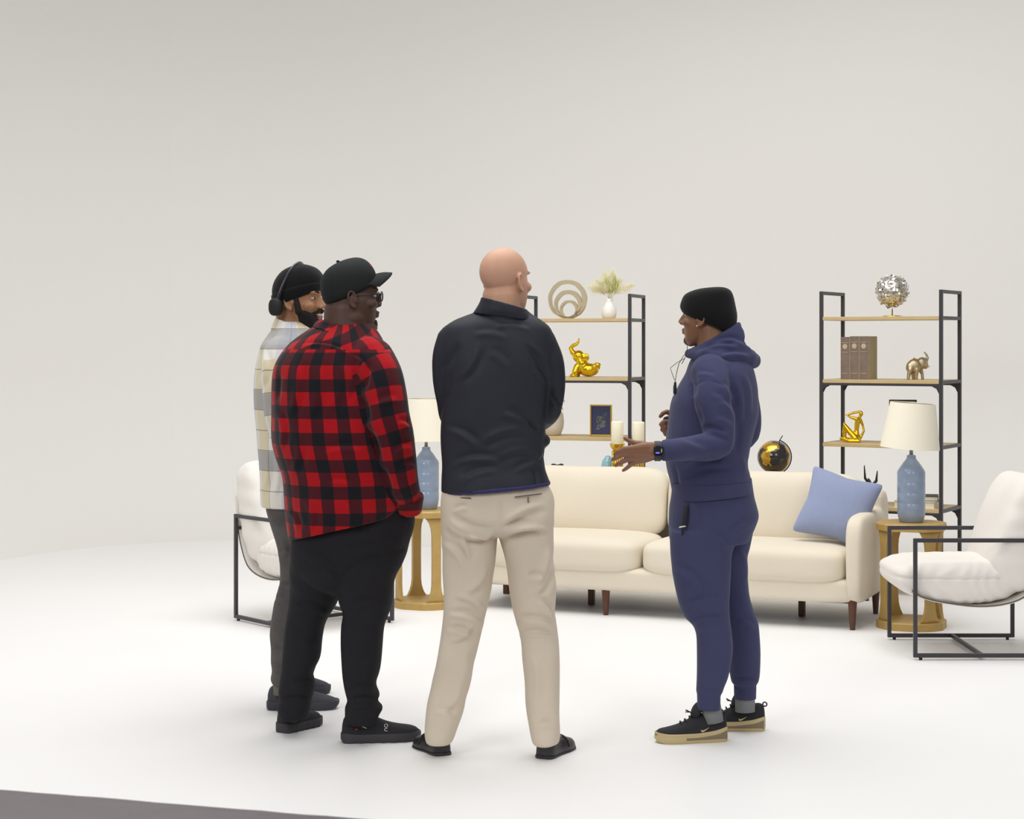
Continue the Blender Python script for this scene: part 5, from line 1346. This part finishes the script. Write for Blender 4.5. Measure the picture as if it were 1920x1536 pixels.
for l in (LN, LF): ringloft(body, D, l, shrink=.70)
foot(body, ground(502, 1329), ground(634, 1328), top=W(532, 1275, D - .07)); foot(body, ground(534, 1306), ground(615, 1297), top=W(566, 1268, D + .22))
finish('body', remesh(body, 0.0038, 5, ORG), M['skinmid'], pb_)
eyes(H, pb_)
t = MB()
t.loft(head_rings(cr([(-0.035, 0.005, 0.060, 0.0735), (-0.052, 0.0, 0.083, 0.0680), (-0.075, 0.0, 0.086, 0.058), (-0.098, 0.010, 0.087, 0.046), (-0.120, 0.028, 0.078, 0.030)], 3)))
for sy in (-1, 1): t.tube([(0.022, sy * 0.0735, 0.012), (0.026, sy * 0.073, -0.015), (0.030, sy * 0.072, -0.04)], [0.007, 0.012, 0.014], 10)
t.tube([(0.070, -0.036, -0.048), (0.092, -0.018, -0.036), (0.096, 0, -0.034), (0.092, 0.018, -0.036), (0.070, 0.036, -0.048)], 0.006, 8)
H_obj(H, t, 'beard', M['hair'], pb_, vox=0.003, smooth=3)
t = MB(); t.ell((0.089, 0, -0.051), (0.006, 0.020, 0.0045)); H_obj(H, t, 'teeth', M['teeth'], pb_)
t = MB(); t.ell((0.088, 0, -0.059), (0.009, 0.021, 0.005)); H_obj(H, t, 'lower_lip', M['lips'], pb_)
for sy in (-1, 1):
    t = MB(); t.tube([(0.088, sy * 0.014, 0.034), (0.089, sy * 0.028, 0.039), (0.080, sy * 0.046, 0.033)], [0.003, 0.0042, 0.002], 8); H_obj(H, t, 'eyebrow', M['hair'], pb_)
sh = MB(); ringloft(sh, D, tf, sub=4); arms = [armtube(sh, D, a) for a in (armN, armF)]
sh.ell(W(520, 655, D - .05), (.07, .11, .05)); sh.ell(W(590, 652, D + .08), (.07, .1, .05))
me = remesh(sh, 0.0065, 7, ORG)
folds(me, ORG, [(500, 650, 488, 740, 7, 6), (495, 740, 500, 840, 6, 6, 'v'), (510, 700, 512, 800, 7, 6), (500, 840, 495, 930, 7, 5), (520, 850, 515, 940, 7, 5)], noise=[(0.36, -0.0038, (1, 1, .5), 71)])
cloth_attr(me, ORG, D, tf, arms, R=0.2)
so = finish('shirt', me, M['palplaid'], pb_)
cl = MB(); collar(cl, D, [(508, 618, 604, 646, 0, .115), (512, 606, 598, 634, 0, .10), (517, 595, 590, 624, 0, .085)], 0.010)
me = remesh(cl, 0.004, 3, ORG); cloth_attr(me, ORG, D, tf, [], R=0.16); finish('collar', me, M['palplaid'], so)
tr = MB(); ringloft(tr, D, pel, sub=4)
for l in (LN, LF): ringloft(tr, D, l, sub=4)
me = remesh(tr, 0.0065, 5, ORG)
folds(me, ORG, [(512, 985, 560, 1000, 7, 6), (525, 1060, 560, 1075, 7, 6), (520, 1100, 560, 1105, 6, 8), (512, 1130, 545, 1125, 6, 7), (510, 1220, 540, 1226, 6, 6), (512, 1262, 540, 1268, 4, 8, 'v'), (530, 1010, 540, 1050, 7, 5)], noise=[(0.2, -0.003, (1, 1, 1), 81), (0.1, -0.0015, (1, 1, 1), 82)])
finish('jeans', me, M['greyjean'], pb_)
for (x, y, dd) in ((531, 1278, -.07), (566, 1272, .22)):
    k = MB(); k.tube([W(x, y - 12, D + dd), W(x, y + 24, D + dd)], [0.041, 0.040], 20, dome=False); k.build('sock', M['olive'], pb_, world=True)
h1 = ground(502, 1329); t1 = ground(634, 1328); shoe(pb_, h1, t1, 'foam', side=1)
h1 = ground(534, 1306); t1 = ground(615, 1297); shoe(pb_, h1, t1, 'foam', name='sneaker', side=1)
# beanie with turned up cuff
bs_ = [(-.090, -.030, .080, .040, .080), (-.104, .0, .094, .055, .086), (-.110, .040, .097, .085, .086), (-.100, .080, .088, .110, .078), (-.070, .118, .064, .132, .060), (-.03, .138, .03, .144, .030), (-.008, .145, .006, .146, .006)]
t = MB(); t.loft(hat_rings(cr(bs_, 3))); t.v = [H(t.arr())]; bn = finish('beanie', remesh(t, 0.004, 3, ORG), M['knit'], pb_)
t = MB(); t.loft(hat_rings(cr([(-.094, -.034, .084, .036, .0845), (-.110, .004, .099, .058, .0905), (-.113, .022, .100, .076, .090)], 4))); t.v = [H(t.arr())]; finish('cuff', remesh(t, 0.004, 4, ORG), M['knit'], bn)
# headphones
hp = []
for a in np.linspace(-8, 188, 27):
    a = math.radians(a); hp.append((-0.045 + 0.045 * math.sin(a), -0.100 * math.cos(a), -0.005 + 0.152 * max(0, math.sin(a)) + (0.0)))
t = MB(); t.tube(hp, 0.0105, 12, flat=0.55); hph = H_obj(H, t, 'headphones', mat('black_satin_plastic', srgb(44, 45, 54), 0.3, coat=0.4), pb_)
for sy in (-1, 1):
    t = MB(); t.sbox((-0.052, sy * 0.100, -0.022), (0.027, 0.019, 0.034), n=(2.6, 4, 2.6), seg=12); H_obj(H, t, 'ear_cup', M['black'], hph)

# ======================================================== 4 the man in the indigo tracksuit
D = 6.92
bx = W(1345, 1385, D)
ph = empty('person', 'person in indigo hooded tracksuit and black beanie gesturing with an open hand', 'person', (bx[0], D, 0), 0)
ORG = np.array(ph.location)
H = Head(1321, 598, D, 157, 3, 0.92)
body = MB(); head_shapes(body, H, neck=(0.062, 0.070), fat=1.02, necklen=0.17, neckx=(-0.02, -0.06), nose=0.95)
torso = [(662, 1312, 1385, 0, .08), (672, 1300, 1398, 0, .12), (684, 1294, 1406, 0, .16), (702, 1288, 1413, 0, .185), (725, 1275, 1419, 0, .195), (752, 1263, 1421, 0, .20), (780, 1258, 1420, 0, .195), (815, 1252, 1412, 0, .185), (850, 1248, 1404, 0, .18), (880, 1250, 1404, 0, .178), (900, 1255, 1408, 0, .18)]
wb = [(1256, 904, 1408, 900, 0, .178), (1259, 922, 1409, 915, 0, .175), (1261, 937, 1411, 922, 0, .175)]
tf = torso + wb
ringloft(body, D, torso, shrink=.82)
armN = [(1332, 700, -.13, .076), (1336, 722, -.18, .074), (1338, 752, -.21, .074), (1346, 785, -.23, .068), (1350, 812, -.24, .062), (1348, 832, -.25, .058), (1325, 838, -.28, .052), (1290, 842, -.32, .045), (1262, 844, -.372, .041), (1249, 845, -.383, .039)]
armF = [(1375, 700, .14, .075), (1392, 740, .2, .068), (1400, 785, .22, .062), (1394, 818, .23, .056), (1360, 815, .28, .05), (1310, 802, .24, .042), (1272, 795, .17, .038)]
armtube(body, D, armN, shrink=.72); armtube(body, D, armF, shrink=.72)
# the open near hand: back of the hand to the camera, thumb up, four fingers spread
ND = D - .385
def hp_(pts, rad): body.tube([W(x, y, ND + z) for x, y, z in pts], rad, 12)
hp_([(1262, 845, 0), (1240, 846, -.005), (1222, 846, -.008)], [0.026, 0.0255, 0.026])
hp_([(1228, 838, -.008), (1210, 838, -.014), (1190, 840, -.018)], [0.018, 0.018, 0.0125])
hp_([(1228, 845, -.006), (1208, 847, -.012), (1187, 848, -.016)], [0.018, 0.018, 0.0125])
hp_([(1228, 850, 0), (1208, 855, -.004), (1188, 858, -.008)], [0.018, 0.017, 0.012])
hp_([(1228, 853, .010), (1210, 860, .008), (1193, 865, .004)], [0.017, 0.016, 0.0115])
hp_([(1190, 840, -.018), (1170, 842, -.030), (1160, 847, -.026), (1152.5, 852, -.018)], [0.0118, 0.0102, 0.0092, 0.0075])      # index
hp_([(1187, 848, -.016), (1167, 853, -.026), (1156, 858, -.022), (1149, 862, -.014)], [0.0118, 0.0102, 0.0092, 0.0075])      # middle
hp_([(1188, 858, -.008), (1171, 864, -.014), (1161, 869, -.012), (1154.5, 873, -.006)], [0.0112, 0.0098, 0.0088, 0.0072])    # ring
hp_([(1193, 865, .004), (1182, 872, .0), (1175, 878, .0), (1168.5, 882.5, .003)], [0.0100, 0.0086, 0.0078, 0.0064])       # little
hp_([(1222, 840, .016), (1204, 833, .030), (1190, 831, .034), (1180, 827, .034), (1171.5, 822, .032)], [0.0165, 0.0135, 0.0108, 0.0095, 0.0070])  # thumb
# far hand closed round a small black microphone
FD = D + .15
def fp_(pts, rad): body.tube([W(x, y, FD + z) for x, y, z in pts], rad, 10)
fp_([(1278, 796, .02), (1268, 795, .0), (1257, 795, -.01)], [0.026, 0.027, 0.026])
fp_([(1262, 790, .0), (1258, 803, .0)], [0.024, 0.024])
fp_([(1262, 778, -.01), (1250, 772, -.015), (1243, 775, -.02), (1238, 781, -.02)], [0.012, 0.0105, 0.0095, 0.0078])
fp_([(1257, 792, -.025), (1245, 791, -.035), (1239, 796, -.03), (1243, 801, -.015)], [0.012, 0.0105, 0.0095, 0.008])
fp_([(1257, 800, -.025), (1246, 801, -.035), (1241, 806, -.028), (1246, 810, -.012)], [0.0115, 0.010, 0.009, 0.008])
fp_([(1258, 808, -.02), (1250, 810, -.028), (1247, 815, -.02), (1251, 817, -.008)], [0.0105, 0.009, 0.008, 0.007])
fp_([(1264, 786, .02), (1254, 783, .018), (1247, 786, .010)], [0.012, 0.010, 0.008])
pel = [(895, 1262, 1408, 0, .155), (930, 1259, 1413, 0, .165), (950, 1256, 1418, 0, .17), (968, 1255, 1421, 0, .17), (990, 1255, 1414, 0, .17), (1015, 1257, 1403, 0, .165)]
LN = [(995, 1256, 1388, -.07, .10), (1035, 1258, 1372, -.08, .092), (1070, 1262, 1370, -.09, .088), (1103, 1268, 1369, -.09, .084), (1135, 1275, 1367, -.095, .08), (1158, 1285, 1368, -.095, .076), (1172, 1299, 1370, -.09, .072), (1190, 1306, 1373, -.09, .069), (1222, 1307, 1375, -.09, .066), (1266, 1306, 1367, -.09, .06), (1290, 1305, 1358, -.09, .055), (1298, 1305, 1356, -.09, .052), (1304, 1307, 1352, -.09, .047), (1331, 1307, 1350, -.09, .045)]
LF = [(995, 1310, 1412, .07, .10), (1052, 1335, 1401, .08, .09), (1085, 1340, 1401, .09, .086), (1113, 1345, 1404, .09, .082), (1145, 1352, 1413, .09, .078), (1171, 1358, 1422, .09, .075), (1205, 1362, 1426, .09, .07), (1239, 1366, 1427, .09, .066), (1268, 1369, 1425, .09, .06), (1280, 1371, 1422, .09, .056), (1286, 1376, 1418, .09, .047), (1310, 1377, 1417, .09, .045)]
ringloft(body, D, pel, shrink=.78)
for l in (LN, LF): ringloft(body, D, l, shrink=.70)
foot(body, ground(1362, 1388), ground(1229, 1392), .060, .024, W(1331, 1320, D - .075)); foot(body, ground(1434, 1369), ground(1310, 1366), .060, .024, W(1398, 1300, D + .09))
finish('body', remesh(body, 0.0034, 5, ORG), M['skinbrown'], ph)
eyes(H, ph)
t = MB(); t.loft(head_rings(cr([(-0.080, 0.050, 0.0815, 0.018), (-0.088, 0.045, 0.0835, 0.026), (-0.100, 0.040, 0.0815, 0.028), (-0.112, 0.042, 0.0700, 0.020), (-0.117, 0.046, 0.0600, 0.010)], 3))); H_obj(H, t, 'goatee', M['stubble'], ph, vox=0.003, smooth=3)
t = MB(); t.ell((0.004, 0.088, -0.031), (0.0035, 0.0035, 0.0035)); H_obj(H, t, 'earring', M['silver'], ph)
# hoodie
hd = MB(); ringloft(hd, D, tf, sub=4); arms = [armtube(hd, D, a) for a in (armN, armF)]
hd.ell(W(1345, 690, D - .06), (.08, .12, .05)); hd.ell(W(1375, 692, D + .08), (.07, .1, .05))
me = remesh(hd, 0.006, 7, ORG)
folds(me, ORG, [(1366, 690, 1382, 780, 10, 8, 'v'), (1330, 735, 1376, 770, 8, 4), (1300, 690, 1298, 750, 7, 7, 'v'), (1298, 745, 1318, 800, 7, 8, 'v'), (1316, 800, 1366, 812, 6, 9, 'v'), (1320, 812, 1370, 826, 6, -5), (1340, 780, 1378, 800, 8, 5), (1345, 750, 1380, 775, 8, 5), (1350, 715, 1378, 750, 8, 5), (1395, 690, 1408, 790, 9, 6), (1380, 700, 1392, 800, 8, 6), (1385, 780, 1378, 860, 8, 8, 'v'), (1265, 820, 1340, 868, 9, 5), (1270, 880, 1380, 868, 10, 6), (1280, 905, 1395, 890, 8, 6), (1390, 855, 1402, 890, 8, 5), (1262, 868, 1268, 925, 6, 8, 'v'), (1300, 700, 1345, 705, 6, 4), (1290, 728, 1330, 712, 3.5, 3, 'v'), (1330, 712, 1362, 728, 3.5, 3, 'v'), (1300, 830, 1340, 852, 8, 3), (1262, 903, 1405, 895, 3.5, 4, 'v')],
      noise=[(0.34, -0.0034, (1, 1, .7), 91), (0.13, -0.0010, (1, 1, 1), 92)], gain=1.05)
ho = finish('hoodie', me, M['fleece'], ph)
# hood lying behind the neck
hd = MB(); collar(hd, D, [(1292, 668, 1410, 682, 0, .125), (1287, 661, 1416, 668, .0, .13), (1292, 655, 1402, 645, 0, .11), (1298, 651, 1392, 622, 0, .095), (1301, 650, 1387, 603, 0, .085)], 0.026, sub=4)
hd.tube([W(1296, 664, D - .02), W(1320, 668, D - .105), W(1360, 672, D - .12), (W(1400, 676, D - .06)), W(1412, 676, D), W(1400, 674, D + .07), W(1350, 668, D + .12), W(1310, 664, D + .09), W(1292, 663, D + .02)], [.020, .024, .028, .032, .034, .032, .028, .024, .020], 14)
hd.ell(W(1400, 670, D - .0), (.040, .09, .038), seg=8)
me = remesh(hd, 0.0055, 7, ORG)
folds(me, ORG, [(1300, 662, 1390, 650, 6, 8), (1330, 645, 1395, 640, 6, 7), (1345, 668, 1410, 668, 6, 6), (1390, 610, 1394, 650, 5, 5), (1370, 640, 1415, 660, 6, 6)], noise=[(0.16, -0.002, (1, 1, 1), 95)])
finish('hood', me, M['fleece'], ho)
k = MB(); P = [W(1256, 844, D - .37), W(1246, 845, D - .38)]; k.tube(P, [0.0405, 0.0395], 26, dome=False); finish('cuff', remesh(k, 0.0035, 3, ORG), M['fleece'], ho)
k = MB(); P = [W(1277, 796, D + .18), W(1270, 795, D + .165)]; k.tube(P, [0.039, 0.037], 26, dome=False); finish('cuff', remesh(k, 0.0035, 3, ORG), M['fleece'], ho)
k = MB(); collar(k, D, [(1257, 905, 1408.5, 901, 0, .181), (1260, 922, 1410, 914, 0, .1795), (1261, 938, 1411.5, 923, 0, .179)], 0.012); finish('waistband', remesh(k, 0.004, 2, ORG), M['fleece'], ho)
# drawcords with black toggle and a thin loop
k = MB(); k.tube([W(1289, 645, D - .02), W(1288, 660, D - .05), W(1281, 668, D - .08), W(1273, 682, D - .09), W(1268, 702, D - .09), W(1266, 716, D - .09)], 0.0013, 6); dc = k.build('drawcord', M['black'], ho, world=True)
k = MB(); k.tube([W(1288, 662, D - .05), W(1284, 672, D - .07), W(1271, 679, D - .10), W(1257, 690, D - .11), (W(1260, 700, D - .11)), W(1265, 713, D - .09)], 0.0011, 6); k.build('drawcord', M['black'], ho, world=True)
k = MB(); k.tube([W(1287, 664, D - .06), W(1283, 674, D - .07), W(1278.5, 682, D - .07)], 0.0014, 6); k.build('drawcord', M['black'], ho, world=True)
k = MB(); k.tube([W(1266, 718, D - .09), W(1265.5, 726, D - .09), W(1265.5, 737, D - .09)], [0.0045, 0.0065, 0.0065], 12); k.build('toggle', M['black'], dc, world=True)
tr = MB(); ringloft(tr, D, pel, sub=4)
for l in (LN, LF): ringloft(tr, D, l, sub=3)
me = remesh(tr, 0.006, 6, ORG)
folds(me, ORG, [(1260, 1060, 1330, 1125, 10, 6), (1280, 1140, 1360, 1125, 9, 6), (1288, 1160, 1366, 1155, 7, 8, 'v'), (1300, 1176, 1368, 1178, 7, 5), (1366, 1010, 1410, 975, 8, 5), (1330, 1000, 1370, 1030, 9, 5), (1388, 1020, 1398, 1100, 8, 4), (1380, 1160, 1420, 1180, 8, 5), (1306, 1292, 1356, 1296, 4, 4, 'v'), (1372, 1272, 1422, 1276, 4, 5, 'v'), (1325, 1200, 1330, 1290, 9, 3), (1290, 935, 1283, 1005, 5, 6, 'v'), (1300, 935, 1295, 1005, 8, 4)],
      noise=[(0.34, -0.0028, (1, 1, 1), 96), (0.13, -0.0009, (1, 1, 1), 97)])
sw = finish('sweatpants', me, M['fleece'], ph)
for (xa, xb, y0, y1, dd) in ((1307, 1351, 1302, 1330, -.09), (1376, 1418, 1284, 1310, .09)):
    k = MB(); r = (xb - xa) / 2 / F * (D + dd) * 1.01; k.tube([W((xa + xb) / 2, y0, D + dd), W((xa + xb) / 2, y1, D + dd)], [r, r * .97], 26, dome=False); k.build('ankle_cuff', M['fleece'], sw, world=True)
# pocket zip with key tag
k = MB(); k.tube([W(1287, 950, D - .135), W(1282, 975, D - .145), W(1279, 1004, D - .145)], [0.008, 0.009, 0.006], 10, flat=0.4); zp = k.build('pocket_opening', M['black'], sw, world=True)
k = MB(); k.tube([W(1274, 989, D - .15), W(1285, 987, D - .155)], 0.003, 8); k.build('zip_pull', M['nickel'], zp, world=True)
for (x, y, dd) in ((1337, 1332, -.075), (1396, 1312, .09)):
    k = MB(); k.tube([W(x - 7 * (x < 1350), y - 26, D + dd), W(x + 1, y + 22, D + dd)], [0.0365, 0.0385], 22, dome=False); k.build('sock', M['sock'], ph, world=True)
h1 = ground(1362, 1388); t1 = ground(1229, 1392); shoe(ph, h1, t1, 'air', side=-1)
h1 = ground(1434, 1369); t1 = ground(1310, 1366); shoe(ph, h1, t1, 'air', name='sneaker', side=-1)
# beanie
bs_ = [(-.122, -.050, .092, .022, .080), (-.134, -.02, .104, .042, .088), (-.136, .02, .103, .062, .089), (-.127, .06, .090, .094, .082), (-.116, .10, .062, .112, .070), (-.104, .122, .022, .125, .052), (-.086, .132, -.03, .133, .027), (-.07, .135, -.055, .135, .007)]
t = MB(); t.loft(hat_rings(cr(bs_, 3))); t.v = [H(t.arr()) ]; bn = finish('beanie', remesh(t, 0.004, 3, ORG), M['knit'], ph)
# watch
wc = W(1233, 846, ND - .004)
t = MB(); n_ = 30; rings = []
for i in range(n_):
    a = 2 * math.pi * i / n_; ca_, sa_ = math.cos(a), math.sin(a); r0, r1 = 0.0285, 0.0325
    g = []
    for (r, q) in ((r0, -.011), (r1, -.011), (r1, .011), (r0, .011)):
        g.append((wc[0] + q, wc[1] - r * ca_ * .96, wc[2] + r * sa_ * 1.12))
    rings.append(np.array(g))
t.loft(rings, closed=True); wt = t.build('wrist_watch', mat('dark_grey_strap', srgb(58, 60, 62), 0.6), ph, world=True, angle=40)
t = MB(); t.sbox((wc[0] + .001, wc[1] - 0.033, wc[2] + 0.003), (0.0175, 0.006, 0.0215), n=(4, 4, 4), seg=10); wf = t.build('watch_case', M['black'], wt, world=True)
t = MB(); t.sbox((wc[0] + .001, wc[1] - 0.0385, wc[2] + 0.003), (0.0150, 0.0016, 0.0190), n=(5, 4, 5), seg=8); t.build('watch_face', M['screen'], wf, world=True)
t = MB(); t.box((wc[0] - .003, wc[1] - 0.0403, wc[2] - 0.004), (0.014, 0.0006, 0.005)); t.build('watch_digits', M['screenlit'], wf, world=True, smooth=False)
t = MB(); t.box((wc[0] + .011, wc[1] - 0.0403, wc[2] + 0.004), (0.003, 0.0006, 0.013)); t.build('watch_dial_bar', mat('lime_dial', srgb(206, 206, 130), 0.5), wf, world=True, smooth=False)
# microphone in the far hand
t = MB(); t.tube([W(1266, 789, FD - .012), W(1256, 787, FD - .014), W(1249, 787, FD - .016)], [0.011, 0.012, 0.012], 16)
o = t.build('microphone', M['black'], None); 
tag(o, 'small black microphone held in the far hand of the person in the indigo tracksuit', 'microphone')
